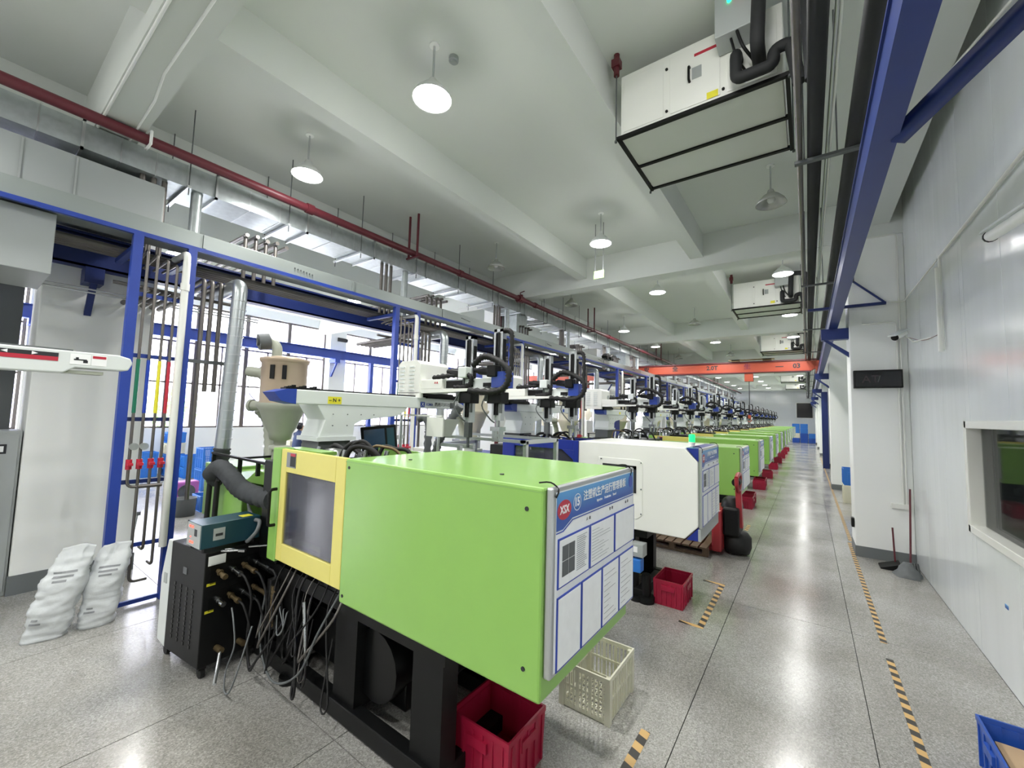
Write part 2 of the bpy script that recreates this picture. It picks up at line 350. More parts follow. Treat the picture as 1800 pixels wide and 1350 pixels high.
# outside: a pale building and a tree beyond the windows
bd = thing('neighbour_building', 'pale building across the yard seen through the left windows', 'building', (-27, 8, 0))
box('wall', M['bulk'], bd, (-29, -27, -12, 45, -1, 13))
for i in range(16):
    for z in (1.0, 4.4, 7.8): box('window', M['bwin'], bd, (-27.02, -26.95, -10+i*3.3, -8.2+i*3.3, z, z+1.8))
tr = thing('garden_tree', 'light green tree outside the left windows beside the pale building', 'tree', (-20, 5.2, 0))
MB().cyl((-20, 5.2, 0), (-20, 5.2, 1.4), .09, 8, .05).build('trunk', M['wood'], tr)
mb = MB()
for i in range(260):
    a, b_, r_ = random.random()*6.28, random.random()*2-1, random.random()**.4*.85
    c0 = Vector((-20+r_*math.cos(a)*math.sqrt(1-b_*b_), 5.2+r_*math.sin(a)*math.sqrt(1-b_*b_), 1.9+r_*b_*.9))
    d1_, d2_ = Vector((random.uniform(-1, 1), random.uniform(-1, 1), random.uniform(-1, 1)))*.13, Vector((random.uniform(-1, 1), random.uniform(-1, 1), random.uniform(-1, 1)))*.1
    mb.add([c0-d1_, c0+d2_, c0+d1_, c0-d2_], [(0, 1, 2, 3)])
o = mb.build('foliage', M['leaf'], tr); o['kind'] = 'stuff'

# ------------------------------------------------------------------ crane runways
def ibeam_y(mb, xc, wd, y0, y1, z0, z1, t=.025):
    mb.box(xc-wd/2, xc+wd/2, y0, y1, z0, z0+t).box(xc-wd/2, xc+wd/2, y0, y1, z1-t, z1).box(xc-.012, xc+.012, y0, y1, z0+t, z1-t)
rr = thing('crane_runway', 'blue steel crane runway beam along the right columns', 'beam', (.37, 8, 3.6))
mb = MB(); mb.box(.313, .43, YB, 50.4, 3.6, 3.64).box(.325, .345, YB, 50.4, 3.64, 3.84).box(.313, .40, YB, 50.4, 3.84, 3.86); mb.build('girder', M['run'], rr)
box('rail', M['alu'], rr, (.335, .365, YB, 50.4, 3.86, 3.90))
for yb in [.85, 8.6, 16.35, 24.0, 31.7, 39.4]:
    box('bracket', M['run'], rr, (.21, .57, yb-.07, yb+.07, 3.42, 3.6))
    MB().prism([(.24, 3.42), (.30, 3.42), (.57, 3.2), (.57, 3.12)], 'y', yb-.03, yb+.03).build('brace', M['run'], rr)
MB().prism([(.40, 3.6), (.46, 3.6), (1.25, 3.6), (1.25, 3.5)], 'y', .8, .9).build('brace', M['dblue'], rr)
MB().tube([(.43, 2.95, 3.62), (1.25, 1.6, 3.9)], .05, 4).build('brace', M['dblue'], rr)
for yb in [23.2]:
    box('post', M['run'], rr, (.52, .75, 23.2, 23.45, 0, 3.42))
rl = thing('crane_runway', 'dark blue deep runway girder along the left columns', 'beam', (-6.65, 8, 3.58))
mb = MB(); ibeam_y(mb, -6.68, .16, YB, 50.4, 3.58, 3.97); mb.box(-6.62, -6.60, YB, 50.4, 3.58, 3.9); mb.build('girder', M['dblue'], rl)
for yb in [.9]+[8.55+7.72*j for j in range(5)]:
    box('bracket', M['dblue'], rl, (-6.82, -6.58, yb-.08, yb+.08, 3.4, 3.58))
    MB().prism([(-6.62, 3.42), (-6.58, 3.42), (-6.80, 3.05), (-6.82, 3.1)], 'y', yb-.03, yb+.03).build('brace', M['dblue'], rl)
rw = thing('crane_runway', 'blue runway beam crossing in front of the left hall windows', 'beam', (-14.9, 8, 4.0))
mb = MB(); ibeam_y(mb, -14.9, .2, YB+.1, 50.4, 3.98, 4.32); mb.build('girder', M['blue'], rw)
for y in BAY:
    box('bracket', M['blue'], rw, (XW+.35, -14.8, y+.3, y+.5, 3.84, 3.98))
    MB().prism([(-14.9, 3.86), (-14.82, 3.86), (XW+.4, 3.3), (XW+.35, 3.3)], 'y', y+.37, y+.43).build('brace', M['blue'], rw)
box('post', M['blue'], rw, (-14.97, -14.83, 10.35, 10.5, 0, 3.98))

# orange travelling crane
ck = thing('travelling_crane', 'orange travelling crane girder marked 2.0T spanning the hall', 'crane', (-3, 19, 4.0))
MB().prism([(-6.75, 4.2), (-6.3, 4.02), (.1, 3.97), (.40, 4.12), (.40, 4.36), (-6.75, 4.42)], 'y', 18.95, 19.25).build('girder', M['orange'], ck)
MB().box(-6.75, .40, 18.9, 18.93, 4.37, 4.42).box(-6.3, .15, 18.9, 19.3, 3.955, 3.985).build('flange', M['redp'], ck)
box('end_carriage', M['orange'], ck, (.28, .42, 18.3, 19.9, 3.91, 4.1)); box('end_carriage', M['orange'], ck, (-6.78, -6.6, 18.3, 19.9, 3.98, 4.16))
for s_, x, z in (('安', -6.02, 4.22), ('全', -4.75, 4.22), ('2.0T', -3.25, 4.20), ('生', -1.95, 4.2), ('—', -.85, 4.18), ('03', -.30, 4.17)):
    text(s_, (x, 18.945, z), .24, '-y', M['mauve'] if s_ == '生' else M['ink'], ck, bold=.008)
MB().box(-2.6, -1.0, 18.8, 18.88, 4.45, 4.5).box(-2.5, -2.2, 18.8, 18.9, 4.42, 4.5).box(-1.4, -1.1, 18.8, 18.9, 4.42, 4.5).build('festoon_trolley', M['brass'], ck)
MB().box(-2.05, -1.75, 18.95, 19.2, 3.62, 3.96).cyl((-2.05, 19.07, 3.75), (-1.75, 19.07, 3.75), .1, 12).build('hoist', M['orange'], ck)
MB().cyl((-1.9, 19.07, 3.62), (-1.9, 19.07, 2.25), .014, 6).build('chain', M['black'], ck)
MB().box(-1.95, -1.85, 19.03, 19.11, 2.12, 2.26).tube([(-1.9, 19.07, 2.12), (-1.84, 19.07, 2.05), (-1.9, 19.07, 1.98), (-1.96, 19.07, 2.03)], .015, 6, smooth=4).build('hook', M['orange'], ck)
c2 = thing('travelling_crane', 'orange crane girder in the left hall beyond the pipe frames', 'crane', (-10.6, 21, 4.0))
box('girder', M['orange'], c2, (-14.9, -7.3, 21, 21.3, 4.0, 4.4)); box('end_carriage', M['orange'], c2, (-15.0, -14.8, 20.4, 21.9, 4.33, 4.5))
box('hoist', M['orange'], c2, (-10.4, -10.0, 21, 21.3, 3.6, 4.0))

# ------------------------------------------------------------------ cable tray and pipes beneath it
ct = thing('cable_tray', 'long grey sheet metal cable trunk on the blue pipe frames', 'cable tray', (-5.8, 10, 3.8))
y = -6.0; k = 0
while y < 50:
    y1 = y+1.9
    box('tray_section', M['tray'], ct, (-5.98, -5.585, y+.002, y1-.002, 3.83, 4.0), bevel=.003)
    MB().box(-5.584, -5.575, y-.0, y+.03, 3.84, 3.99).build('joint_plate', M['tray'], ct)
    y = y1
mb = MB().box(-5.60, -5.56, -6, 50, 3.785, 3.828)
mb.build('support_angle', M['blue'], ct)
for k in range(14):                      # cut-outs with wire stubs, as scuffed marks
    y = 1.05+1.0+3.3*k-2.6
    mb = MB()
    for q in range(7): mb.box(-5.585, -5.574, y-.12+.04*q, y-.105+.04*q, 3.92-.004*q, 3.935-.004*q)
    mb.build('cable_slot', M['dgrey'], ct)['kind'] = 'stuff'
gp = 'dark steam pipes under the cable trunk'
for k, x in enumerate((-6.06, -6.15, -6.24, -6.33)):
    tag(MB().cyl((x, -5.5, 3.72), (x, 50, 3.72), .032, 10).build('service_pipe', M['pipe'], None), ['dark service pipe under the trunk, nearest the aisle', 'dark service pipe under the trunk, second from the aisle', 'dark service pipe under the trunk, third from the aisle', 'dark service pipe under the trunk, nearest the left wall'][k], 'pipe', gp)
# thin twin pipes on the near left column
for dz in (0, .035):
    tag(MB().tube([(-6.5, -3, 3.27+dz), (-6.5, 2.6, 3.27+dz)], .011, 6).build('water_pipe', M['alu'], None), 'thin pale pipe crossing the near left column, %s of the pair' % ('lower' if dz == 0 else 'upper'), 'pipe', 'thin pipes on the near left column')

# red fire main
fp = thing('fire_main', 'red fire main pipe under the ceiling above the duct', 'pipe', (-5.82, 10, 4.93))
MB().cyl((-5.82, -6, 4.935), (-5.82, 50.5, 4.935), .057, 14).build('pipe', M['redp'], fp)
for y in [1.1]: MB().tube([(-5.82, y, 5.0), (-5.72, y, 5.0), (-5.72, y, 4.86), (-5.90, y, 4.86), (-5.90, y, 5.0)], .014, 6).build('clamp', M['plaster'], fp)
for y in (4.84, 12.5, 20.2, 28, 35.6):
    for dx in (-.13, .1):
        MB().cyl((-5.82+dx, y, 4.86), (-5.82+dx, y, 5.66), .022, 8).build('hanger_rod', M['redp'], fp)
    box('hanger_bar', M['redp'], fp, (-6.0, -5.66, y-.02, y+.02, 4.845, 4.875))
for y in (2.9, 6.1, 9.0, 14, 17): MB().cyl((-5.82, y-.05, 4.935), (-5.82, y+.05, 4.935), .072, 14).build('coupling', M['redp'], fp)
MB().box(-5.9, -5.74, 8.25, 8.3, 4.85, 5.03).cyl((-5.82, 8.2, 4.93), (-5.82, 8.38, 4.93), .09, 12).tube([(-5.82, 8.3, 5.0), (-5.82, 8.3, 5.1), (-5.7, 8.3, 5.12)], .015, 6).build('valve', M['redp'], fp)
tag(MB().cyl((-6.7, 8.62, 0), (-6.7, 8.62, 4.9), .055, 12).build('fire_riser', M['redp'], None), 'vertical red riser pipe beside the second left column', 'pipe')
# galvanised duct
dg = thing('air_duct', 'long rectangular galvanised air duct hung along the left side', 'duct', (-6.4, 10, 4.7))
fy = [-6, -3.6, -1.8, .64, 1.84, 3.02, 4.2, 5.4, 6.57, 7.75, 8.9, 10.08, 11.2, 12.3]+[13.5+1.18*k for k in range(32)]
for a, b_ in zip(fy[:-1], fy[1:]):
    if b_ > 50: break
    n = max(1, int((b_-a)/.30)); st = (b_-a)/n
    mb = MB()
    for i in range(n): mb.box(-6.72, -6.1, a+i*st+.002, a+(i+1)*st-.002, 4.70, 4.975)
    mb.box(-6.718, -6.102, a, b_, 4.702, 4.973)
    dsec = mb.build('duct_section', M['galv'], dg, bevel=0)
    mb = MB()
    for i in range(1, n): mb.box(-6.722, -6.097, a+i*st-.005, a+i*st+.005, 4.694, 4.98)
    if n > 1: mb.build('folded_seam', M['alu'], dsec)
    MB().box(-6.75, -6.07, b_-.012, b_+.012, 4.67, 4.70).box(-6.75, -6.07, b_-.012, b_+.012, 4.975, 5.0).box(-6.095, -6.07, b_-.012, b_+.012, 4.67, 5.0).box(-6.75, -6.725, b_-.012, b_+.012, 4.67, 5.0).build('flange', M['alu'], dg)
    if b_ > 1.5:
        for x in (-6.03, -6.8): MB().cyl((x, b_-.3, 4.58), (x, b_-.3, 5.66), .007, 6).build('hanger_rod', M['dgrey'], dg)
        box('hanger_channel', M['alu'], dg, (-6.84, -6.0, b_-.32, b_-.28, 4.66, 4.69))
box('drop_duct', M['galv'], dg, (-6.62, -6.2, 8.7, 9.2, 4.2, 4.7)); box('drop_duct', M['galv'], dg, (-6.62, -6.2, 16.7, 17.2, 4.2, 4.7))
fl_ = thing('floodlight', 'pair of small dark floodlights on the cable trunk, mid hall', 'lamp', (-5.55, 13.25, 4.0))
for yy in (13.1, 13.45): MB().box(-5.66, -5.46, yy-.12, yy+.12, 4.02, 4.16, Matrix.Translation((-5.56, yy, 4.09)) @ Matrix.Rotation(.5, 4, 'X') @ Matrix.Translation((5.56, -yy, -4.09))).build('lamp_head', M['black'], fl_, bevel=.02)
MB().box(-5.62, -5.5, 13.0, 13.5, 3.995, 4.02).build('bracket', M['dgrey'], fl_)
tag(MB().box(-15.24, -15.22, 9.05, 9.5, 4.75, 4.9).build('direction_sign', M['ink'], None), 'small black sign on the pillar between the left hall windows', 'sign')
# hood / gearbox at the upper left
hd = thing('air_hood', 'grey sheet metal air hood hanging at the upper left', 'duct', (-6.2, -1.5, 3.2))
box('casing', M['grey'], hd, (-6.6, -5.68, -3, .49, 3.22, 3.79), bevel=.006)
mb = MB()
for x in (-5.98, -5.72): mb.cyl((x, -1.5, 3.79), (x, -1.5, 5.66), .012, 6)
mb.build('hanger_rod', M['dgrey'], hd)
pb = thing('white_plenum', 'white boxed plenum above the cable trunk at the upper left', 'duct', (-6.9, .8, 4.0))
box('casing', M['grey'], pb, (-6.75, -6.15, -1.0, 1.35, 4.02, 4.62), bevel=.01); mb = MB()
for y in (-.3, .25, .62): mb.box(-6.149, -6.14, y, y+.015, 4.03, 4.6)
mb.build('seam', M['alu'], pb)
mb = MB()
for y in (-.8, 1.2): mb.cyl((-6.45, y, 4.62), (-6.45, y, 4.70), .012, 6)
mb.build('hanger_rod', M['dgrey'], pb)

# ------------------------------------------------------------------ blue pipe frames (one behind each machine)
def make_frame(y0):
    t = thing('pipe_rack', '', 'pipe rack', (-5.6, y0+.24, 0))
    for y in (y0, y0+.46): box('post', M['blue'], t, (-5.64, -5.56, y-.04, y+.04, 0, 3.785))
    for z in (3.18, 2.54, 1.885, 1.25, .61, .04):
        box('crossbar', M['blue'] if z != 1.885 and z != 1.25 else M['dblue'], t, (-5.615, -5.585, y0+.04, y0+.42, z-.02, z+.02))
    cols = ['green', 'sleeve', 'ylab', 'redl']
    for k, dy in enumerate((.085, .165, .255, .335)):
        x = -5.565
        zb = (1.2, .25, .55, .38)[k]
        o = MB().elbow([(-6.1, y0+dy, 3.58), (x, y0+dy, 3.66-.03*k), (x, y0+dy, zb)]+([(x, y0+dy+.14, zb)] if k < 2 else [(x-.15, y0+dy, zb)]), .014, 8).build('riser_pipe', M['pipe'], t)
        MB().cyl((x, y0+dy, 1.95), (x, y0+dy, 2.5), .0165, 8).build('colour_band', M[cols[k]] if cols[k] != 'green' else mat_bandg, o)
        v = MB().cyl((x, y0+dy, 1.38), (x, y0+dy, 1.48), .026, 8).box(x+.01, x+.07, y0+dy-.02, y0+dy+.02, 1.42, 1.445).build('valve', M['redl'], t)
    for dy in (.085, .165):
        MB().cyl((-5.55, y0+dy+.02, 1.61), (-5.52, y0+dy+.02, 1.61), .036, 14).cyl((-5.565, y0+dy, 1.57), (-5.565, y0+dy, 1.6), .012, 6).build('pressure_gauge', M['alu'], t)
    MB().elbow([(-5.56, y0+.17, 1.20), (-5.56, y0+.36, 1.20)], .02, 8).build('manifold', M['pipe'], t)
    o = MB().cyl((-5.55, y0+.41, .55), (-5.55, y0+.41, 3.62), .035, 12).cyl((-5.55, y0+.41, 3.3), (-5.55, y0+.41, 3.38), .042, 12).elbow([(-5.55, y0+.41, 3.60), (-5.55, y0+.41, 3.72), (-6.0, y0+.41, 3.74)], .033, 10).build('drain_pipe', M['white'], t)
    box('top_arm', M['blue'], t, (-6.38, -5.64, y0-.03, y0+.03, 3.64, 3.69)); box('top_arm', M['blue'], t, (-6.38, -5.64, y0+.43, y0+.49, 3.64, 3.69))
    # bank of descending pipes beside the frame
    for k, dy in enumerate((.60, .68, .77)):
        MB().elbow([(-6.35, y0+dy, 3.45), (-5.6, y0+dy, 3.5), (-5.6, y0+dy, (1.0, 2.2, 2.2)[k])], .024, 10, bend=.08).build('drop_pipe', M['pipe'], t)
    box('clip_bar', M['dgrey'], t, (-5.60, -5.57, y0+.44, y0+.86, 2.52, 2.56))
    s_ = MB().elbow([(-6.3, y0+.86, 3.42), (-5.3, y0+.86, 3.46), (-5.3, y0+.80, 1.56)], .075, 16, bend=.12).build('spiral_duct', M['spiral'], t)
    mb = MB()
    for q in range(16): mb.cyl((-5.3, y0+.857-.003*q, 3.25-q*.105), (-5.3, y0+.857-.003*q, 3.262-q*.105), .080, 16)
    mb.build('spiral_seam', M['alu'], s_)
    mb = MB()
    for q in range(5): mb.elbow([(-6.9, y0+.15+.09*q, 3.28), (-5.85, y0+.15+.09*q, 3.3)], .03, 8)
    mb.cyl((-5.95, y0-.1, 3.33), (-5.95, y0+1.0, 3.33), .02, 8)
    mb.build('branch_pipe', M['pipe'], t)
    mb = MB()
    for q in range(5): mb.cyl((-6.15, y0+1.2+.13*q, 4.38+.02*(q % 2)), (-8.6, y0+1.2+.13*q, 4.38+.02*(q % 2)), .028, 8)
    mb.box(-6.9, -6.86, y0+1.1, y0+1.9, 4.33, 4.35).box(-8.2, -8.16, y0+1.1, y0+1.9, 4.33, 4.35)
    mb.build('overhead_pipe', M['pipe'], t)['kind'] = 'stuff'
    for q in range(4): MB().elbow([(-6.2, y0+1.2+.13*q, 3.76), (-6.2, y0+1.2+.13*q, 4.38), (-6.5, y0+1.2+.13*q, 4.38)], .026, 8).build('overhead_riser', M['pipe'], t)
    for dy in (.1, .2, .3): MB().cyl((-6.2, y0+dy, 3.75), (-6.2, y0+dy, 4.70), .028, 8).build('duct_connection', M['pipe'], t)
    MB().cyl((-6.2, y0+.62, 3.75), (-6.2, y0+.62, 4.70), .06, 12).build('duct_connection', M['galv'], t)
    return t
mat_bandg = mat('green band', '0E6B4F', .5, var=0)
ORD = ['nearest', 'second', 'third', 'fourth', 'fifth', 'sixth', 'seventh', 'eighth', 'ninth', 'tenth', 'eleventh', 'twelfth', 'thirteenth', 'fourteenth', 'farthest']
f0 = make_frame(1.05)
tag(f0, 'blue steel pipe rack beside the near left column, behind the white sacks', None, 'blue pipe racks under the cable trunk')
FY = [1.05+3.3*k for k in range(15)]
for k in range(1, 15):
    fk = copy_tree(f0, (-5.6, FY[k]+.24, 0), 'blue steel pipe rack carrying the trunk, %s of the row from the camera' % ORD[k])
    if k == 5:                            # the travelling crane stands over this one
        for x in [x for x in C.objects if x.parent == fk and x.name.startswith('overhead')]: bpy.data.objects.remove(x)

# ------------------------------------------------------------------ injection machines
MY = [1.55, 4.6, 7.85, 11.0, 14.3, 17.3, 20.6, 23.9, 27.2, 30.5, 33.8, 37.1, 40.4, 43.7]
def make_board(t, y0, z0, z1, W=1.02):
    X = -.90
    s = (z1-z0)/.80
    def Z(z): return z0+(z-.93)*s
    b_ = box('notice_board', M['alu'], t, (-.935, X, y0+.02, y0+W+.02, z0, z1), bevel=.008)
    quadx(MB(), X+.002, rect(y0+.045, y0+W, z0+.02, z1-.02)).build('board_sheet', M['paper'], b_)
    y = y0
    quadx(MB(), X+.0035, [(y+.05, Z(1.54)), (y+.11, Z(1.54)), (y+.20, Z(1.575)), (y+W-.005, Z(1.575)), (y+W-.005, Z(1.705)), (y+.05, Z(1.705))]).build('blue_header', M['bluep'], b_)
    mb = MB(); quadx(mb, X+.003, [(y+.05, Z(1.528)), (y+.115, Z(1.528)), (y+.205, Z(1.563)), (y+W-.005, Z(1.563)), (y+W-.005, Z(1.568)), (y+.2, Z(1.568)), (y+.11, Z(1.533)), (y+.05, Z(1.533))]); mb.build('header_line', M['sleeve'], b_)
    mb = MB(); quadx(mb, X+.0042, [(y+.12+.065*math.cos(a*PI/10), Z(1.625)+.044*math.sin(a*PI/10)) for a in range(20)]); mb.build('red_oval', M['redl'], b_)
    text('XSX', (X+.005, y+.12, Z(1.625)), .050, '+x', M['wht'], b_, bold=.0012, wscale=.9)
    mb = MB()
    for a in range(24):
        a0, a1 = a*PI/12, (a+1)*PI/12
        mb.add([(X+.005, y+.245+.040*math.cos(a0), Z(1.64)+.040*math.sin(a0)), (X+.005, y+.245+.040*math.cos(a1), Z(1.64)+.040*math.sin(a1)), (X+.005, y+.245+.036*math.cos(a1), Z(1.64)+.036*math.sin(a1)), (X+.005, y+.245+.036*math.cos(a0), Z(1.64)+.036*math.sin(a0))], [(0, 1, 2, 3)])
    mb.build('number_ring', M['wht'], b_)
    if y0 < 2: text('15', (X+.005, y+.243, Z(1.64)), .056, '+x', M['wht'], b_, bold=.002)
    text('注塑机生产运行管理看板', (X+.005, y+.595, Z(1.655)), .052, '+x', M['wht'], b_, bold=.0006)
    text('Injection     Production     Board', (X+.005, y+.60, Z(1.613)), .020, '+x', M['wht'], b_)
    mb = MB(); quadx(mb, X+.006, [(y+.965+.032*math.cos(a*PI/8), Z(1.655)+.037*math.sin(a*PI/8)) for a in range(16)]); mb.build('blue_badge', M['sleeve'], b_)
    for s_, yy, zz in (('人 · 机', .37, 1.540), ('管 · 理', .66, 1.541), ('标 · 准', .90, 1.541)): text(s_, (X+.005, y+yy, Z(zz)), .018, '+x', M['ink'], b_)
    for k in range(3):
        q = MB(); quadx(q, X+.006, rect(y+.065+.325*k, y+.38+.325*k, Z(1.29), Z(1.505)), .004); sl = q.build('document_sleeve', M['sleeve'], b_)
    for k in range(4):
        q = MB(); quadx(q, X+.006, rect(y+.065+.240*k, y+.298+.240*k, Z(.945), Z(1.255)), .004); q.build('document_sleeve', M['sleeve'], b_)
    for k in range(3):
        q = MB(); quadx(q, X+.0075, rect(y+.075+.325*k, y+.37+.325*k, Z(1.297), Z(1.497))); q.build('paper_sheet', M['paper'], b_)
    for k in range(4):
        q = MB(); quadx(q, X+.0075, rect(y+.074+.240*k, y+.289+.240*k, Z(.953), Z(1.247))); q.build('paper_sheet', M['paper'], b_)
    mb = MB()
    for a in range(2):
        for c_ in range(2): quadx(mb, X+.0085, rect(y+.10+.062*a, y+.158+.062*a, Z(1.335+.068*c_), Z(1.40+.068*c_)))
    mb.build('photo_print', M['dgrey'], b_)
    mb = MB()
    for i in range(17): quadx(mb, X+.0085, rect(y+.24, y+.24+.115*random.uniform(.7, 1), Z(1.325+i*.0095), Z(1.3275+i*.0095)))
    for i in range(11): quadx(mb, X+.0085, rect(y+.41, y+.41+.27*random.uniform(.3, 1), Z(1.32+i*.015), Z(1.3215+i*.015)))
    for k in (2, 3):
        for i in range(9): quadx(mb, X+.0085, rect(y+.09+.24*k, y+.09+.24*k+.18*random.uniform(.3, 1), Z(.98+i*.028), Z(.9815+i*.028)))
    mb.build('printed_lines', M['inkg'], b_)
    mb = MB()
    for yy in (.05, .97): mb.tube([(-.99, y0+yy, z1+.012), (-.93, y0+yy, z1+.02), (-.90, y0+yy+.02, z1-.01), (-.895, y0+yy-.01, z1-.04)], .004, 5, smooth=3)
    mb.build('tie_wire', M['black'], b_)
    return b_
def base(t, y0, x1=-1.6):
    mb = MB()
    for y in (y0+.1, y0+.85): mb.box(-5.5, x1, y, y+.09, .02, .13)
    for x in (x1-.12, -2.6, -3.9, -5.45): mb.box(x, x+.1, y0+.15, y0+.9, .03, .12)
    mb.build('skid_rail', M['black'], t, bevel=.006)
    for x in (-1.86, -2.64, -3.45, -4.45, -5.4):
        for y in (y0+.13, y0+.80): box('leg', M['black'], t, (x, x+.24, y, y+.12, .12, .72))
    box('bed', M['black'], t, (-5.5, x1+.02, y0+.1, y0+.94, .70, .80))
    MB().box(-4.4, -2.1, y0+.3, y0+.8, .14, .5).cyl((-2.3, y0+.2, .4), (-2.3, y0+.8, .4), .22, 18).cyl((-1.95, y0+.35, .45), (-1.95, y0+.75, .45), .12, 14).build('oil_tank', M['dark'], t, bevel=.01)
    box('light_block_panel', M['dark'], t, (-5.4, x1-.3, y0+.93, y0+.96, .10, .75))  # added black panel, blocks light so the space under the bed stays dark
    for x in (x1-.1, -3.2, -5.3): MB().cyl((x, y0+.12, 0), (x, y0+.12, .05), .07, 14).build('foot', M['black'], t)
def mech(t, y0):   # platens, tie bars and fittings in the open mould area and the injection side
    MB().box(-3.75, -3.45, y0+.08, y0+.95, .80, 1.60).box(-3.35, -3.0, y0+.25, y0+.8, .9, 1.56).box(-2.85, -2.5, y0+.1, y0+.9, .80, 1.62).build('platen', M['dark'], t, bevel=.01)
    for y in (y0+.2, y0+.8):
        for z in (.98, 1.5): MB().cyl((-3.7, y, z), (-2.4, y, z), .04, 12).build('tie_bar', M['chrome'], t)
    mb = MB()
    for k in range(6): mb.cyl((-3.2+k*.12, y0+.2+.1*(k % 3), 1.55), (-3.2+k*.12, y0+.25+.1*(k % 3), 1.74), .018, 8)
    mb.cyl((-3.0, y0+.45, 1.6), (-2.75, y0+.35, 1.68), .055, 12)
    mb.lathe(-3.05, y0+.28, [(.13, 1.56), (.12, 1.66), (.06, 1.73), (0, 1.74)], 14)
    mb.build('mould_fitting', M['chrome'], t)
    random.seed(int(y0*10))
    for k in range(7):
        x, y = random.uniform(-3.3, -2.75), y0+random.uniform(.15, .5)
        MB().tube([(x, y, 1.5), (x+.03, y+.05, 1.74), (x+.14, y+.1, 1.82-.02*k), (x+.24, y+.15, 1.72), (x+.3, y+.2, 1.55)], .012+.004*(k % 3), 7, smooth=5).build('mould_hose', M['rubber'] if k != 3 else M['brass'], t)
def green_machine(y0, ztop, zb, label, first):
    t = thing('injection_machine', label, 'machine', (-3.2, y0+.5, 0), group='injection moulding machines in the row')
    base(t, y0)
    o = box('clamp_cover', M['green'], t, (-2.43, -.935, y0, y0+1.02, zb, ztop), bevel=.012)
    for x, z in ((-1.02, ztop-.1), (-1.02, zb+.12), (-2.39, ztop-.055), (-2.39, zb+.05)):
        MB().cyl((x, y0-.004, z), (x, y0+.01, z), .010, 10).build('bolt_hole', M['ink'], o)
    for x, y in ((-1.3, y0+.18), (-2.1, y0+.25)): MB().cyl((x, y, ztop), (x, y, ztop+.006), .012, 8).build('bolt', M['dgrey'], o)
    box('cover_seam', M['dgreen'], o, (-2.43, -.94, y0-.001, y0+.004, ztop-.022, ztop-.018))
    make_board(t, y0, zb+.10, ztop)
    # yellow sliding door with window
    d = MB()
    dz0, dz1 = zb+.07, ztop+.0
    wy = (-3.22, -2.55, zb+.20, ztop-.17)
    for b_ in ((-3.30, wy[0], dz0, dz1), (wy[1], -2.435, dz0, dz1), (wy[0], wy[1], dz0, wy[2]), (wy[0], wy[1], wy[3], dz1)): d.box(b_[0], b_[1], y0+.005, y0+.035, b_[2], b_[3])
    d = d.build('safety_door', M['yellow'], t, bevel=.004)
    box('door_pane', M['poly'], d, (wy[0], wy[1], y0+.018, y0+.024, wy[2], wy[3]))
    MB().elbow([(-3.33, y0, 1.15), (-3.33, y0-.05, 1.15), (-3.33, y0-.05, 1.42), (-3.33, y0, 1.42)], .012, 8, bend=.03).build('door_handle', M['black'], d)
    lb = box('warning_label', M['inkg'], d, (-3.21, -3.075, y0+.001, y0+.004, ztop-.13, ztop-.02))
    box('label_panel', M['ink'], d, (-3.15, -3.08, y0-.002, y0+.0, ztop-.12, ztop-.045)); box('label_heading', M['redl'], d, (-3.15, -3.08, y0-.002, y0+.0, ztop-.045, ztop-.025))
    box('door_jamb', M['green'], t, (-3.43, -3.302, y0, y0+.10, zb+.05, ztop+.0), bevel=.006)
    box('door_track', M['green'], t, (-3.43, -2.9, y0+.1, y0+.22, ztop-.03, ztop-.005))
    box('guard_panel', M['green'], t, (-3.43, -2.43, y0+.98, y0+1.02, zb+.07, ztop-.05))
    mech(t, y0)
    # injection unit covers
    MB().prism([(-5.6, .82), (-4.95, .82), (-4.95, 1.40), (-5.6, 1.40)], 'y', y0+.25, y0+.85).build('injection_cover', M['dgreen'], t, bevel=.01)
    MB().prism([(-4.94, .82), (-4.50, .82), (-4.50, 1.33), (-4.94, 1.37)], 'y', y0+.22, y0+.88).build('injection_cover', M['green'], t, bevel=.01)
    MB().prism([(-4.55, 1.30), (-3.55, 1.34), (-3.55, 1.44), (-4.30, 1.44)], 'y', y0+.25, y0+.85).build('barrel_cover', M['green'], t, bevel=.008)
    MB().cyl((-4.5, y0+.5, 1.15), (-3.7, y0+.5, 1.15), .13, 16).box(-4.5, -3.7, y0+.3, y0+.75, .8, .95).build('barrel', M['dark'], t)
    MB().box(-5.3, -3.9, y0+.2, y0+.23, 1.52, 1.54).box(-5.3, -3.9, y0+.75, y0+.78, 1.52, 1.54).box(-4.6, -4.57, y0+.2, y0+.23, 1.36, 1.53).box(-4.2, -4.17, y0+.2, y0+.23, 1.4, 1.53).box(-5.28, -5.25, y0+.2, y0+.23, 1.38, 1.53).box(-4.6, -4.57, y0+.2, y0+.78, 1.52, 1.54).build('top_rail', M['black'], t)
    return t
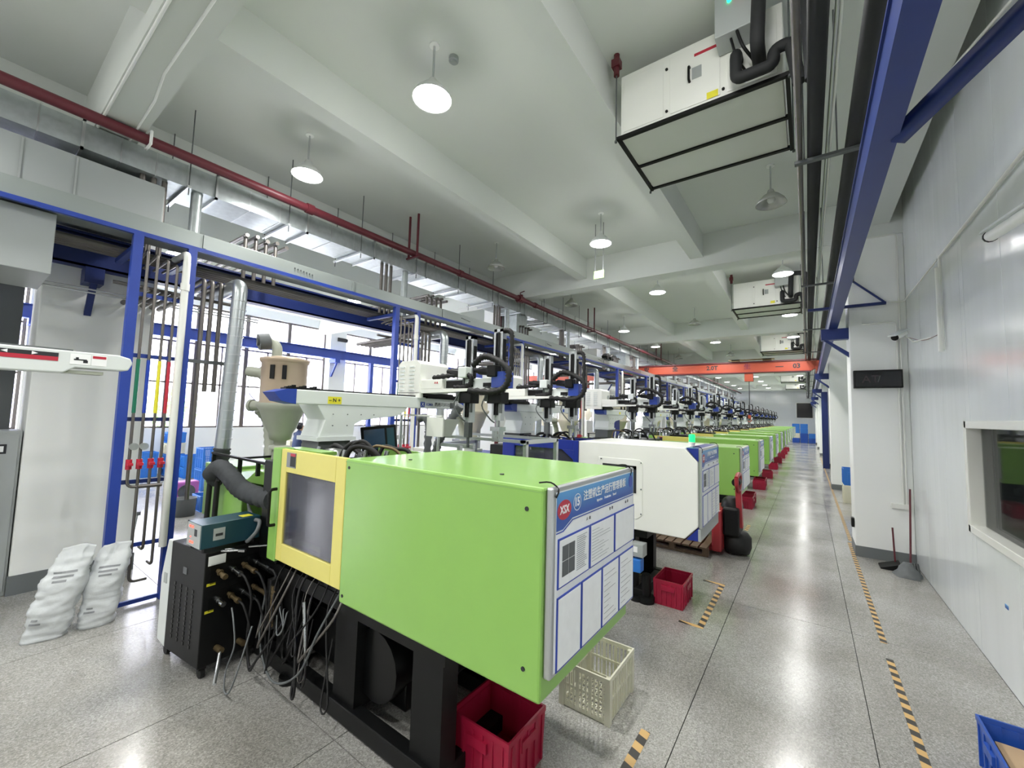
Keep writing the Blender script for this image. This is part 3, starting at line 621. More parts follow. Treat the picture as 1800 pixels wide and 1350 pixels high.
def hose_set(t, y0):
    for k in range(10):
        x = -3.3+.085*k+random.uniform(-.03, .03); z = random.uniform(.15, .5); x2 = x+random.uniform(-.35, .25)
        MB().tube([(x, y0+.12, .86), (x+.02, y0+.02, .7), (x2, y0-.03-.05*random.random(), z), (x2-.12, y0-.02, z-.08), (x2-.2, y0+.09, z+.25)], random.choice((.004, .006, .009)), 6, smooth=5).build('dangling_hose', M[random.choice(('rubber', 'rubber', 'rubber', 'pipe'))], t)
    for k in range(3): MB().tube([(-3.25+.06*k, y0+.05, .55), (-3.1+.05*k, y0-.03, .60), (-3.02, y0-.04, .50), (-3.12, y0-.03, .42), (-3.24, y0+.02, .50)], .0045, 6, smooth=7).build('coiled_hose', M['ghose'], t)
    MB().tube([(-2.55, y0+.1, .84), (-2.60, y0-.02, .6), (-2.75, y0-.06, .3), (-3.05, y0-.08, .16), (-3.4, y0-.02, .3), (-3.5, y0+.05, .6)], .008, 6, smooth=8).build('drooping_cable', M['dgrey'], t)
    MB().box(-3.42, -3.36, y0+.02, y0+.08, .35, .72).build('water_manifold', M['chrome'], t)
    for k in range(5): MB().cyl((-3.36, y0+.04, .42+.06*k), (-3.28, y0+.0, .42+.06*k), .014, 8).build('hose_fitting', M['brass'], t)
    MB().cyl((-2.83, y0, .72), (-2.72, y0-.02, .35), .014, 8).build('spray_lance', M['chrome'], t)
    for k in range(8):
        MB().tube([(-4.45+.02*k, y0+.2, 1.30-.01*k), (-4.1, y0+.14, 1.12-.012*k), (-3.75+.02*k, y0+.1, 1.02-.015*k), (-3.45, y0+.1, .95)], .006, 5, smooth=4).build('cable', M['ghose'], t)
    for k, x in enumerate((-5.15, -4.95)): MB().elbow([(x+.1, y0+.16, 1.30), (x, y0+.16, 1.30), (x-.02, y0+.16, .72)], .025, 8).build('drain_hose', M['rubber'], t)
m15 = green_machine(1.55, 1.73, .83, 'large lime green injection machine with board numbered 15, nearest the camera', True)
hose_set(m15, 1.55)

# white and navy machine
def white_machine(y0):
    t = thing('injection_machine', 'white and navy injection machine with green beacon, second in the row', 'machine', (-3.2, y0+.5, 0), group='injection moulding machines in the row')
    zb, zt = .80, 1.74
    base(t, y0, -1.5)
    c_ = MB().prism([(-2.29, zb), (-1.06, zb), (-.93, .94), (-.93, 1.60), (-1.06, zt), (-2.29, zt)], 'y', y0, y0+1.02).build('clamp_cover', M['white'], t, bevel=.01)
    MB().prism([(-1.045, zt+.001), (-.925, 1.605), (-.925, zt+.001)], 'y', y0+.003, y0+1.02).build('corner_plate', M['navy'], c_)
    MB().prism([(-1.045, zb-.001), (-.925, .935), (-.925, zb-.001)], 'y', y0+.003, y0+1.02).build('corner_plate', M['navy'], c_)
    MB().prism([(-2.02, .92), (-1.56, .92), (-1.50, .97), (-1.50, 1.54), (-1.53, 1.57), (-2.02, 1.57)], 'y', y0-.006, y0).build('side_hatch', M['white'], c_, bevel=.003)
    MB().box(-1.97, -1.57, y0-.012, y0-.006, 1.46, 1.5).box(-1.61, -1.57, y0-.012, y0-.006, 1.2, 1.5).build('hatch_opening', M['ink'], c_)
    mb = MB()
    for x, z in ((-1.515, 1.54), (-1.515, 1.25), (-1.515, .98), (-1.99, 1.55)): mb.cyl((x, y0-.012, z), (x, y0-.004, z), .008, 8)
    mb.build('bolt', M['dgrey'], c_)
    box('end_skirt', M['grey'], t, (-.93, -.905, y0, y0+1.02, zb, zb+.12))
    make_board(t, y0, zb+.12, zt)
    d = MB()
    wx = (-3.25, -2.36, 1.22, 1.62)
    for b_ in ((-3.45, wx[0], zb, zt), (wx[1], -2.292, zb, zt), (wx[0], wx[1], zb, wx[2]), (wx[0], wx[1], wx[3], zt)): d.box(b_[0], b_[1], y0-.012, y0+.03, b_[2], b_[3])
    d.prism([(-2.36, 1.62), (-2.36, 1.5), (-2.52, 1.62)], 'y', y0-.012, y0+.03)
    d = d.build('safety_door', M['navy'], t, bevel=.004)
    box('door_pane', M['poly'], d, (wx[0], wx[1], y0+.01, y0+.016, wx[2], wx[3]))
    box('door_track', M['navy'], t, (-3.45, -2.3, y0+.03, y0+.25, zt-.06, zt-.02)); box('guard_panel', M['navy'], t, (-3.45, -2.3, y0+.98, y0+1.02, zb, zt-.03))
    mech(t, y0)
    MB().box(-5.6, -4.5, y0+.2, y0+.9, .82, 1.42).build('injection_cover', M['white'], t, bevel=.01); box('barrel_cover', M['navy'], t, (-4.49, -3.6, y0+.25, y0+.85, 1.2, 1.42), bevel=.01)
    b_ = MB().cyl((-1.05, y0+.3, zt), (-1.05, y0+.3, zt+.035), .03, 16).cyl((-1.05, y0+.3, zt+.035), (-1.05, y0+.3, zt+.05), .036, 16).build('beacon_base', M['white'], t)
    MB().lathe(-1.05, y0+.3, [(.034, zt+.05), (.034, zt+.12), (.028, zt+.135), (0, zt+.138)], 16).build('beacon_lens', M['beacon'], b_)
    bb = box('valve_box', M['grey'], t, (-1.62, -1.48, y0-.04, y0+.1, .52, .66), bevel=.006)
    box('label_plate', M['wht'], bb, (-1.60, -1.54, y0-.043, y0-.04, .57, .63)); box('blue_actuator', M['bcrate'], bb, (-1.60, -1.50, y0-.06, y0+.06, .36, .50), bevel=.01)
    MB().cyl((-1.5, y0+.14, .0), (-1.5, y0+.14, .07), .09, 16).cyl((-1.5, y0+.14, .07), (-1.5, y0+.14, .3), .05, 12).build('levelling_foot', M['black'], t)
    return t
m14 = white_machine(4.6)
g3 = green_machine(7.85, 1.58, .77, 'lime green injection machine just behind the white and navy machine', False)
NM = {3: 'fourth', 4: 'fifth', 5: 'sixth', 6: 'seventh', 7: 'eighth', 8: 'ninth', 9: 'tenth', 10: 'eleventh', 11: 'twelfth', 12: 'thirteenth', 13: 'farthest'}
for k in range(3, 14):
    copy_tree(g3, (-3.2, MY[k]+.5, 0), 'lime green injection machine, %s in the row from the camera' % NM[k])

# ------------------------------------------------------------------ hopper dryers
def hopper(y0, body, label):
    x, y = -4.45, y0+.52
    t = thing('hopper_dryer', label, 'hopper', (x, y, 1.44), group='hopper dryers over the injection units')
    b_ = MB().lathe(x, y, [(.215, 2.08), (.215, 2.50), (.225, 2.51), (.235, 2.53), (.235, 2.55), (.12, 2.575), (0, 2.58)], 28).build('barrel', body, t)
    for a in (-.95, -.45): MB().box(-.02, .02, -.008, .008, 2.33, 2.47, Matrix.Translation((x+.222*math.cos(a), y+.222*math.sin(a), 0)) @ Matrix.Rotation(a+PI/2, 4, 'Z')).build('latch', M['black'], b_)
    MB().lathe(x, y, [(.24, 2.09), (.245, 2.06), (.21, 2.02), (.14, 1.83), (.11, 1.78), (.10, 1.72), (.06, 1.70), (.055, 1.62)], 28).build('cone', M['hgrey'] if body == M['tan'] else M['cream'], t)
    MB().lathe(x, y, [(.10, 1.62), (.10, 1.65), (.05, 1.66)], 18).cyl((x, y, 1.44), (x, y, 1.64), .07, 14).box(x-.11, x+.11, y-.1, y+.1, 1.42, 1.46).build('throat', M['hgrey'], t)
    MB().tube([(x-.1, y-.05, 2.55), (x-.1, y-.05, 2.68), (x-.16, y-.1, 2.74)], .05, 12, smooth=5).build('blower', M['hgrey'], t)
    MB().cyl((x-.18, y-.20, 2.72), (x-.16, y-.10, 2.74), .085, 20).cyl((x-.185, y-.215, 2.72), (x-.18, y-.2, 2.72), .04, 12).build('blower_wheel', M['dgrey'], t)
    MB().cyl((x-.22, y-.12, 2.40), (x-.36, y-.2, 2.42), .055, 14).cyl((x-.2, y-.1, 2.40), (x-.23, y-.12, 2.40), .08, 14).build('motor', M['hgrey'], t)
    MB().cyl((x-.2, y-.12, 2.06), (x-.32, y-.17, 2.06), .05, 12).cyl((x-.3, y-.16, 2.06), (x-.33, y-.175, 2.06), .065, 12).build('air_inlet', M['hgrey'], t)
    MB().tube([(x-.3, y-.1, 2.02), (x-.31, y, 1.9), (x-.28, y+.02, 1.7), (x-.2, y, 1.5)], .055, 12, smooth=6, rib=.04).build('return_hose', M['hgrey'], t)
    MB().tube([(x-.36, y-.2, 2.38), (x-.33, y-.2, 2.2), (x-.27, y-.14, 2.1)], .004, 5, smooth=4).build('power_cable', M['black'], t)
    return t
h0 = hopper(1.55, M['tan'], 'tan steel hopper dryer with grey cone, over the nearest machine')
h1 = hopper(4.6, M['cream'], 'cream hopper dryer over the white and navy machine')
for k in range(2, 14): copy_tree(h1, (-4.45, MY[k]+.52, 1.30 if k > 1 else 1.44), 'cream hopper dryer over the %s machine in the row' % (['', '', 'third'] + [NM[q] for q in range(3, 14)])[k])

# ------------------------------------------------------------------ take-out robots
def robot(y0, yc, label, near_text):
    """yc: offset of the carriage along the beam"""
    t = thing('take_out_robot', label, 'robot', (-3.55, y0+.6, 1.60), group='take-out robots on the injection machines')
    X0, X1 = -3.60, -3.40
    ya, yb = y0-.04+(.1 if yc < .5 else 0), y0+2.08
    MB().prism([(y0+.35, 1.80), (y0+.68, 1.80), (y0+.69, 1.91), (y0+.76, 1.945), (y0+.90, 1.965), (y0+1.16, 1.99), (y0+1.27, 2.04), (y0+1.30, 2.08), (y0+.32, 2.08), (y0+.40, 1.95)], 'x', X0-.12, X1-.005).build('riser', M['rwhite'], t, bevel=.006)
    box('mount_plate', M['rwhite'], t, (X0-.14, X1+.01, y0+.33, y0+.70, 1.765, 1.80)); box('mount_block', M['dgrey'], t, (X0-.10, X1-.02, y0+.36, y0+.66, 1.60, 1.765))
    mb = MB()
    for q in range(8): mb.cyl((X1-.006, y0+.47+.14*(q % 4 if q < 4 else q % 2), 2.0 if q < 4 else 1.9), (X1-.001, y0+.47+.14*(q % 4 if q < 4 else q % 2), 2.0 if q < 4 else 1.9), .005, 6)
    mb.build('riser_bolts', M['dgrey'], t)['kind'] = 'stuff'
    bm = box('beam', M['rwhite'], t, (X0, X1, ya+.17, yb, 2.08, 2.20), bevel=.008)
    MB().prism([(ya, 2.17), (ya+.06, 2.10), (ya+.175, 2.078), (ya+.175, 2.203), (ya+.10, 2.20)], 'x', X0-.003, X1+.004).build('blue_end_cap', M['blue'], bm)
    box('blue_end_cap', M['blue'], bm, (X0-.002, X1+.003, yb-.002, yb+.07, 2.078, 2.19))
    MB().box(X0+.04, X1-.03, ya+.12, yb, 2.20, 2.215).build('belt', M['rubber'], bm)
    mb = MB()
    for q in range(10): mb.box(X1-.06, X1-.02, ya+.1+.03*q, ya+.118+.03*q, 2.2, 2.22+.008*(q % 3))
    mb.build('cable_chain', M['black'], bm)
    if near_text:
        box('yellow_label', M['ylab'], bm, (X1, X1+.001, y0+.41, y0+.54, 2.09, 2.155))
        text('– N +', (X1+.002, y0+.475, 2.123), .045, '+x', M['ink'], bm, bold=.001)
        quadx(MB(), X1+.0015, rect(y0+1.47, y0+1.53, 2.095, 2.150)).build('blue_logo', M['sleeve'], bm)
        text('X', (X1+.002, y0+1.50, 2.122), .055, '+x', M['wht'], bm)
        text('IGMA', (X1+.002, y0+1.60, 2.122), .042, '+x', M['sleeve'], bm, bold=.0006)
        text('西格玛科技', (X1+.002, y0+1.80, 2.125), .05, '+x', M['ink'], bm)
        box('photo_sticker', M['dgrey'], bm, (X1, X1+.001, y0+1.92, y0+2.0, 2.09, 2.155))
    else:
        box('yellow_label', M['ylab'], bm, (X1, X1+.001, y0+.95, y0+1.03, 2.10, 2.15)); box('blue_logo', M['sleeve'], bm, (X1, X1+.001, y0+1.6, y0+1.66, 2.1, 2.15))
    # carriage
    c0 = y0+yc
    MB().box(X0-.08, X1+.05, c0+.05, c0+.5, 2.215, 2.25).box(X0-.02, X1+.03, c0+.12, c0+.62, 2.19, 2.235).build('carriage', M['black'], t)
    bx = MB().prism([(X0-.13, 2.24), (X1+.03, 2.24), (X1+.03, 2.56), (X1-.02, 2.60), (X0-.08, 2.60), (X0-.13, 2.56)], 'y', c0, c0+.42).build('control_box', M['white'], t, bevel=.004)
    MB().box(X0-.13, X1+.03, c0+.0, c0+.05, 2.19, 2.25).build('box_skirt', M['white'], bx)
    for q in range(7):
        for xx in (X0-.10, X0+.06): box('louver', M['rwhite'], bx, (xx, xx+.08, c0-.012, c0, 2.27+.042*q, 2.285+.042*q))
    MB().cyl((X1+.03, c0+.33, 2.44), (X1+.035, c0+.33, 2.44), .045, 16).build('fan_grille', M['grey'], bx)
    # kick arm along +x
    MB().prism([(X1+.02, 2.24), (X1+.6, 2.255), (X1+1.02, 2.27), (X1+.92, 2.285), (X1+.02, 2.285)], 'y', c0+.02, c0+.20).build('arm_plate', M['white'], t)
    ar = box('kick_arm', M['rwhite'], t, (X1+.03, X1+1.08, c0+.08, c0+.20, 2.285, 2.385), bevel=.006)
    box('arm_cover', M['white'], t, (X1+.02, X1+.34, c0+.02, c0+.16, 2.285, 2.385), bevel=.006)
    text('▲▲' if near_text else '··', (X1+.26, c0+.018, 2.35), .03, '-y', M['redl'], t, name='red_mark')
    box('arm_recess', M['black'], ar, (X1+.35, X1+.58, c0+.074, c0+.08, 2.295, 2.37))
    for xx in (.62, .85): box('arm_slot', M['black'], ar, (X1+xx, X1+xx+.1, c0+.074, c0+.08, 2.30, 2.34))
    box('blue_bracket', M['blue'], ar, (X1+.98, X1+1.12, c0+.04, c0+.2, 2.29, 2.44))
    for q, (xa, zt, zb, rad) in enumerate(((.58, 2.82, 1.95, .0), (.95, 2.86, 1.98, .0))):
        xx = X1+xa; yy = c0+.1
        MB().box(xx, xx+.035, yy, yy+.06, zb, zt).box(xx+.07, xx+.105, yy, yy+.06, zb, zt).box(xx+.03, xx+.075, yy+.02, yy+.04, zb+.02, zt-.02).box(xx, xx+.105, yy, yy+.06, zt-.03, zt).build('vertical_arm', M['alu'], t)
        MB().box(xx+.04, xx+.06, yy-.005, yy+.02, zb+.05, zt-.04).box(xx+.03, xx+.038, yy-.012, yy+.02, zb+.05, zt-.04).box(xx+.066, xx+.074, yy-.012, yy+.02, zb+.05, zt-.04).box(xx+.105, xx+.112, yy+.01, yy+.05, zb+.2, zt-.1).build('guide_rail', M['black'], t)
        MB().cyl((xx+.02, yy-.03, 2.3), (xx+.02, yy-.03, 2.5), .012, 6).box(xx-.05, xx-.01, yy-.06, yy-.02, 2.16, 2.3).cyl((xx+.12, yy-.02, 2.05), (xx+.12, yy-.02, 2.16), .016, 6).tube([(xx, yy-.05, 2.26), (xx-.06, yy-.08, 2.12), (xx+.02, yy-.06, 2.0), (xx+.05, yy-.02, 1.96)], .007, 5, smooth=4).build('air_fitting', M['dgrey'], t)
        box('slide_block', M['black'], t, (xx-.03, xx+.14, yy-.05, yy+.08, 2.14, 2.25), bevel=.008)
        MB().cyl((xx-.14, yy-.03, 2.46), (xx+.02, yy-.05, 2.44), .04, 12).cyl((xx-.2, yy-.03, 2.465), (xx-.14, yy-.03, 2.46), .028, 10).build('servo_motor', M['black'], t)
        box('gearbox', M['black'] if q else M['rwhite'], t, (xx-.01, xx+.1, yy-.09, yy, 2.39, 2.5), bevel=.01)
    MB().tube([(X1+.18, c0+.05, 2.405), (X1+.4, c0+.05, 2.42), (X1+.66, c0+.05, 2.42), (X1+.72, c0+.05, 2.38), (X1+.68, c0+.05, 2.31), (X1+.5, c0+.05, 2.30)], .024, 6, smooth=7, rib=.12).build('drag_chain', M['rubber'], t)
    MB().tube([(X1+.78, c0, 2.50), (X1+.92, c0-.02, 2.58), (X1+1.08, c0-.02, 2.54), (X1+1.22, c0-.02, 2.44), (X1+1.2, c0-.02, 2.30), (X1+1.06, c0-.02, 2.245), (X1+.75, c0-.02, 2.26)], .03, 6, smooth=8, rib=.12).build('drag_chain', M['rubber'], t)
    MB().tube([(X1+1.06, c0+.12, 2.84), (X1+1.12, c0+.12, 2.83), (X1+1.15, c0+.12, 2.76), (X1+1.15, c0+.12, 2.45)], .024, 6, smooth=8, rib=.12).build('drag_chain', M['rubber'], t)
    gx = X1+1.0
    MB().cyl((gx, c0+.13, 1.98), (gx, c0+.13, 1.90), .022, 8).box(gx-.05, gx+.06, c0+.08, c0+.18, 1.88, 1.92).box(gx-.04, gx-.02, c0+.1, c0+.16, 1.78, 1.88).box(gx+.03, gx+.05, c0+.1, c0+.16, 1.78, 1.88).build('gripper', M['chrome'], t)
    MB().box(X1+.60, X1+.66, c0+.1, c0+.16, 1.80, 1.95).cyl((X1+.63, c0+.13, 1.8), (X1+.63, c0+.13, 1.7), .015, 8).build('sprue_gripper', M['dgrey'], t)
    return t
robot(1.55, 1.42, 'white take-out robot with yellow label on its long beam, on the nearest machine', True)
rb = robot(4.6, -.09, 'white take-out robot over the white and navy machine', False)
for k in range(2, 14): copy_tree(rb, (-3.55, MY[k]+.6, 1.60), 'white take-out robot over the %s machine in the row' % (['', '', 'third']+[NM[q] for q in range(3, 14)])[k])

# beam end of the robot beside the camera
t = thing('take_out_robot', 'end of a white robot beam with red warning stickers, at the left edge', 'robot', (-4.56, -.6, 0))
MB().prism([(-2, 2.43), (.80, 2.43), (.87, 2.41), (.885, 2.37), (.86, 2.31), (.80, 2.305), (.56, 2.305), (.50, 2.26), (-2, 2.24)], 'x', -4.66, -4.50).build('beam', M['rwhite'], t, bevel=.01)
MB().prism([(-1.9, 2.43), (.42, 2.43), (.55, 2.43), (.55, 2.445), (-1.9, 2.45)], 'x', -4.62, -4.56).build('belt', M['dgrey'], t)
box('brown_panel', M['ink'], t, (-4.5, -4.497, -.4, .47, 2.375, 2.405)); box('red_stripe', M['redl'], t, (-4.5, -4.497, -.4, .47, 2.345, 2.375))
MB().prism([(.20, 2.39), (.23, 2.378), (.23, 2.402)], 'x', -4.497, -4.4955).prism([(.37, 2.39), (.34, 2.378), (.34, 2.402)], 'x', -4.497, -4.4955).build('arrow_mark', M['wht'], t)
box('sticker', M['wht'], t, (-4.5, -4.497, .53, .64, 2.33, 2.41)); box('sticker', M['wht'], t, (-4.5, -4.497, .645, .73, 2.33, 2.41)); box('sticker_heading', M['redl'], t, (-4.5, -4.4955, .65, .725, 2.385, 2.405))
MB().box(-4.5, -4.4955, .55, .62, 2.362, 2.372).box(-4.5, -4.4955, .56, .575, 2.37, 2.385).box(-4.5, -4.4955, .60, .625, 2.345, 2.365).build('falling_figure_print', M['ink'], t)
box('under_plate', M['hgrey'], t, (-4.65, -4.52, .42, .72, 2.262, 2.285)); box('pedestal', M['hgrey'], t, (-4.75, -4.45, -1.4, -1.1, 0, 2.25))

# ------------------------------------------------------------------ pendant lamps
def lamp(lit, label):
    t = thing('pendant_lamp', label, 'lamp', (0, 0, 5.66), group='pendant lamps under the ceiling')
    MB().cyl((0, 0, 5.66), (0, 0, 5.645), .05, 12).build('ceiling_rose', M['plaster'], t)
    MB().cyl((0, 0, 5.65), (0, 0, 5.27), .011, 8).build('rod', M['alu'], t)
    MB().lathe(0, 0, [(.035, 5.30), (.05, 5.255), (.10, 5.22), (.165, 5.15), (.192, 5.095), (.187, 5.095), (.16, 5.145), (.095, 5.21), (.03, 5.25)], 24).build('shade', M['shade'] if lit else M['shadeoff'], t)
    if lit:
        MB().lathe(0, 0, [(0, 5.085), (.10, 5.088), (.183, 5.10), (.15, 5.12)], 20).build('diffuser', M['lampon'], t)
    else:
        MB().lathe(0, 0, [(0, 5.11), (.035, 5.12), (.05, 5.15), (.04, 5.19), (.02, 5.23)], 12).build('bulb', M['bulb'], t)
    return t
LX = {-.36: 'right', -2.92: 'middle', -5.28: 'left'}
LYS = [-5.1, -1.1, 2.57, 6.6, 10.0, 14.05, 17.8, 21.8, 25.5, 29.5, 33.2, 37.2, 41, 45]
unlit = {(-.36, 6.6), (-5.28, 6.6), (-5.28, 10.0), (-2.92, 14.05), (-2.92, 21.8), (-5.28, 21.8)}
def pl(x, y):
    ld = bpy.data.lights.get('lamp_glow') or bpy.data.lights.new('lamp_glow', 'SPOT')
    ld.spot_size = math.radians(152); ld.spot_blend = .6
    ld.energy = LAMP_W; ld.shadow_soft_size = .15; ld.color = (1, .985, .95)
    return ld
on0 = off0 = None
for x in (-.36, -2.92, -5.28, -10.4):
    for i, y in enumerate(LYS):
        nm = '%s column of lamps, %s from the near wall' % (LX.get(x, 'left hall'), ['first', 'second', 'third', 'fourth', 'fifth', 'sixth', 'seventh', 'eighth', 'ninth', 'tenth', 'eleventh', 'twelfth', 'thirteenth', 'last'][i])
        lit = (x, y) not in unlit
        lab = ('lit white pendant lamp, ' if lit else 'unlit pendant lamp, ')+nm
        if lit:
            o = lamp(True, lab) if on0 is None else copy_tree(on0, (x, y, 5.66), lab)
            on0 = on0 or o
        else:
            o = lamp(False, lab) if off0 is None else copy_tree(off0, (x, y, 5.66), lab)
            off0 = off0 or o
        o.location = (x, y, 5.66)
        if lit:
            lo = bpy.data.objects.new('lamp_light', pl(x, y)); C.objects.link(lo); lo.parent = o; lo.location = (0, 0, -.64)
            l2 = bpy.data.lights.get('shade_glow') or bpy.data.lights.new('shade_glow', 'POINT')
            l2.energy = 10; l2.shadow_soft_size = .18; l2.color = (1, .985, .95)
            lo = bpy.data.objects.new('shade_light', l2); C.objects.link(lo); lo.parent = o; lo.location = (0, 0, -.66)
t = thing('smoke_detector', 'small round smoke detector on the ceiling beside the nearest lamp', 'detector', (-2.86, 2.78, 5.66))
MB().cyl((-2.86, 2.78, 5.66), (-2.86, 2.78, 5.62), .05, 16).cyl((-2.86, 2.78, 5.62), (-2.86, 2.78, 5.6), .03, 12).build('sensor', M['grey'], t)
# exit sign
t = thing('exit_sign', 'small hanging green exit sign below the middle lamp row', 'sign', (-3.1, 6.95, 4.65))
MB().box(-3.2, -3.0, 6.94, 6.96, 4.60, 4.75).build('plate', mat('sign green', '6E8B5A', .4, var=.3, scale=30), t)
text('EXIT', (-3.1, 6.938, 4.68), .08, '-y', M['wht'], t)
mb = MB()
for x in (-3.18, -3.02): mb.cyl((x, 6.95, 4.75), (x, 6.95, 5.66), .006, 6)
mb.build('hanger_rod', M['dgrey'], t)

# ------------------------------------------------------------------ air handling units
def ahu(label):
    t = thing('air_handler', label, 'air conditioner', (-.77, 4.2, 4.757), group='air handling units hung from the ceiling')
    x0, x1, y0, y1, z0, z1 = -1.44, -.10, 3.70, 4.75, 4.79, 5.42
    MB().box(x0, x1, y0, y1, z0, z1).build('casing', M['white'], t, bevel=.008)
    for a, b_ in ((x0+.03, -1.03), (-.97, -.555), (-.50, -.14)): box('access_panel', M['white'], t, (a, b_, y0-.006, y0, z0+.04, z1-.05), bevel=.003)
    mb = MB()
    for x in (-1.0, -.53):
        for z in (4.87, 5.28): mb.cyl((x, y0-.012, z), (x, y0, z), .012, 10)
    mb.build('panel_lock', M['black'], t)
    MB().elbow([(-.80, y0, 5.06), (-.80, y0-.04, 5.06), (-.80, y0-.04, 5.19), (-.80, y0, 5.19)], .011, 8, bend=.02).build('panel_handle', M['black'], t)
    box('handle_plate', M['grey'], t, (-.78, -.70, y0-.008, y0-.006, 5.07, 5.18)); box('red_nameplate', M['redl'], t, (-.76, -.57, y0-.009, y0-.006, 5.28, 5.305)); box('yellow_sticker', M['ylab'], t, (-.66, -.57, y0-.009, y0-.006, 4.83, 4.89))
    for y in (3.69, 4.23, 4.74): box('frame_angle', M['black'], t, (-1.47, -.07, y-.018, y+.018, 4.757, 4.79))
    for x in (-1.47, -.09): box('frame_angle', M['black'], t, (x, x+.03, 3.67, 4.78, 4.757, 4.79))
    box('bottom_panel', mat('pale panel', 'D2D6CC', .5, var=.03), t, (-1.43, -.11, 3.71, 4.73, 4.775, 4.79))
    for x in (-1.48, -.06):
        for y in (3.68, 4.78):
            r_ = MB().cyl((x, y, 4.74), (x, y, 5.66), .007, 6).cyl((x, y, 4.74), (x, y, 4.76), .014, 6).build('hanger_rod', M['dgrey'], t)
    mb = MB().box(-1.52, -1.44, 3.64, 3.72, 5.52, 5.60).cyl((-1.48, 3.68, 5.44), (-1.48, 3.68, 5.66), .03, 8); mb.build('red_clamp', M['redp'], t)
    cb = box('control_box', M['grey'], t, (-.56, -.26, y0-.22, y0-.01, 5.17, 5.55), bevel=.006)
    MB().cyl((-.45, y0-.235, 5.44), (-.45, y0-.22, 5.44), .016, 12).build('green_light', M['ledg'], cb); MB().cyl((-.38, y0-.235, 5.45), (-.38, y0-.22, 5.45), .016, 12).build('red_light', M['ledr'], cb)
    MB().tube([(-.4, y0-.2, 5.17), (-.36, y0-.2, 5.02), (-.30, y0-.1, 4.95), (-.3, y0, 4.98)], .012, 6, smooth=4).tube([(-.45, y0-.15, 5.17), (-.41, y0-.12, 5.0), (-.36, y0, 4.95)], .01, 6, smooth=4).build('cable', M['black'], t)
    MB().elbow([(-.42, y0, 5.05), (-.42, y0-.12, 5.05), (-.42, y0-.12, 4.82), (-.16, y0-.12, 4.82), (-.16, y0-.12, 4.94), (-.05, y0-.12, 4.95), (-.0, y0-.12, 4.6)], .045, 10, bend=.05).build('supply_pipe', M['bpipe'], t)
    MB().elbow([(-.26, y0, 4.95), (-.26, y0-.25, 4.95), (-.24, y0-.25, 5.4), (-.10, y0-.25, 5.4), (.05, y0-.25, 5.35), (.08, y0-.25, 4.5)], .05, 10, bend=.08).build('return_pipe', M['bpipe'], t)
    return t
a0 = ahu('white air handler hung from the ceiling, nearest, with green and red lights')
for k in range(1, 6): copy_tree(a0, (-.77, 4.2+7.6*k, 4.757), 'white air handler hung from the ceiling, %s from the camera' % ORD[k])

# ------------------------------------------------------------------ pipes on the right
gp = 'dark service pipes along the right side'
for x, z, r_, m_, lab in ((-.012, 4.40, .024, 'pipe', 'thin dark pipe passing under the air handlers'), (.095, 4.42, .055, 'bpipe', 'thick black insulated pipe left of the blue runway'),
                          (.183, 4.42, .013, 'alu', 'bright thin conduit beside the black insulated pipe'), (.205, 4.42, .008, 'white', 'white thin conduit beside the bright conduit'),
                          (.362, 4.42, .058, 'bpipe', 'black insulated pipe directly above the blue runway')):
    tag(MB().cyl((x, -6, z), (x, 50.3, z), r_, 12).build('service_pipe', M[m_], None), lab, 'pipe', gp)
gh = 'angle struts carrying the right side pipes'
for k in range(12):
    y = 4.3+4.1*k
    t = thing('pipe_strut', 'grey angle strut holding the right side pipes, %s along the hall' % (ORD+['x'])[k], 'strut', (.2, y, 4.3), group=gh)
    box('angle', M['dgrey'], t, (-.05, .44, y-.025, y+.025, 4.335, 4.36))
    mb = MB()
    for x in (.02, .25): mb.cyl((x, y, 4.36), (x, y, 5.66), .006, 6)
    mb.build('hanger_rod', M['dgrey'], t)
t = thing('wall_strut', 'dark blue braced strut fixed to the first right column', 'strut', (.6, 8.42, 3.9))
box('arm', M['dblue'], t, (.04, 1.02, 8.38, 8.44, 3.90, 3.94)); MB().tube([(.64, 8.41, 4.32), (1.0, 8.41, 3.94)], .016, 6).build('diagonal_brace', M['dblue'], t)
MB().cyl((.64, 8.41, 4.3), (.64, 8.41, 5.2), .012, 6).build('hanger_rod', M['dgrey'], t)

# ------------------------------------------------------------------ right wall fittings
t = thing('wall_conduit', 'pale conduit elbowing along and down the right wall', 'conduit', (1.22, 6, 2.9))
MB().elbow([(1.225, 6.36, 2.88), (1.225, 6.36, 3.92), (1.225, -2, 3.92)], .014, 8).elbow([(1.225, 6.44, 3.92), (1.225, 8.4, 3.92), (.6, 8.43, 3.94)], .009, 8).build('tube', M['white'], t)
MB().cyl((1.205, 6.36, 2.86), (1.205, 6.36, 3.8), .022, 10).build('sleeve', M['white'], t)
t = thing('support_wire', 'white taut rod from the blue runway to the right wall', 'rod', (1.0, 4, 5.0))
MB().cyl((.94, 6.05, 5.4), (1.25, 3.9, 4.98), .011, 8).build('rod', M['white'], t)
t = thing('column_conduits', 'pair of thin conduits running down the first right column', 'conduit', (1.15, 8.42, .8))
for x, zt in ((1.13, 3.62), (1.17, 5.0)): MB().elbow([(x, 8.43, .86), (x, 8.43, zt), (x-.4, 8.43, zt)], .012, 8).build('tube', M['white'], t)
box('socket_box', M['white'], t, (.99, 1.2, 8.40, 8.45, .80, .87), bevel=.004)
t = thing('led_display', 'black rectangular display panel on the first right column', 'display', (.88, 8.4, 2.6))
box('housing', M['black'], t, (.60, 1.17, 8.34, 8.45, 2.60, 2.875), bevel=.006); box('screen', M['disp'], t, (.62, 1.15, 8.335, 8.34, 2.62, 2.855))
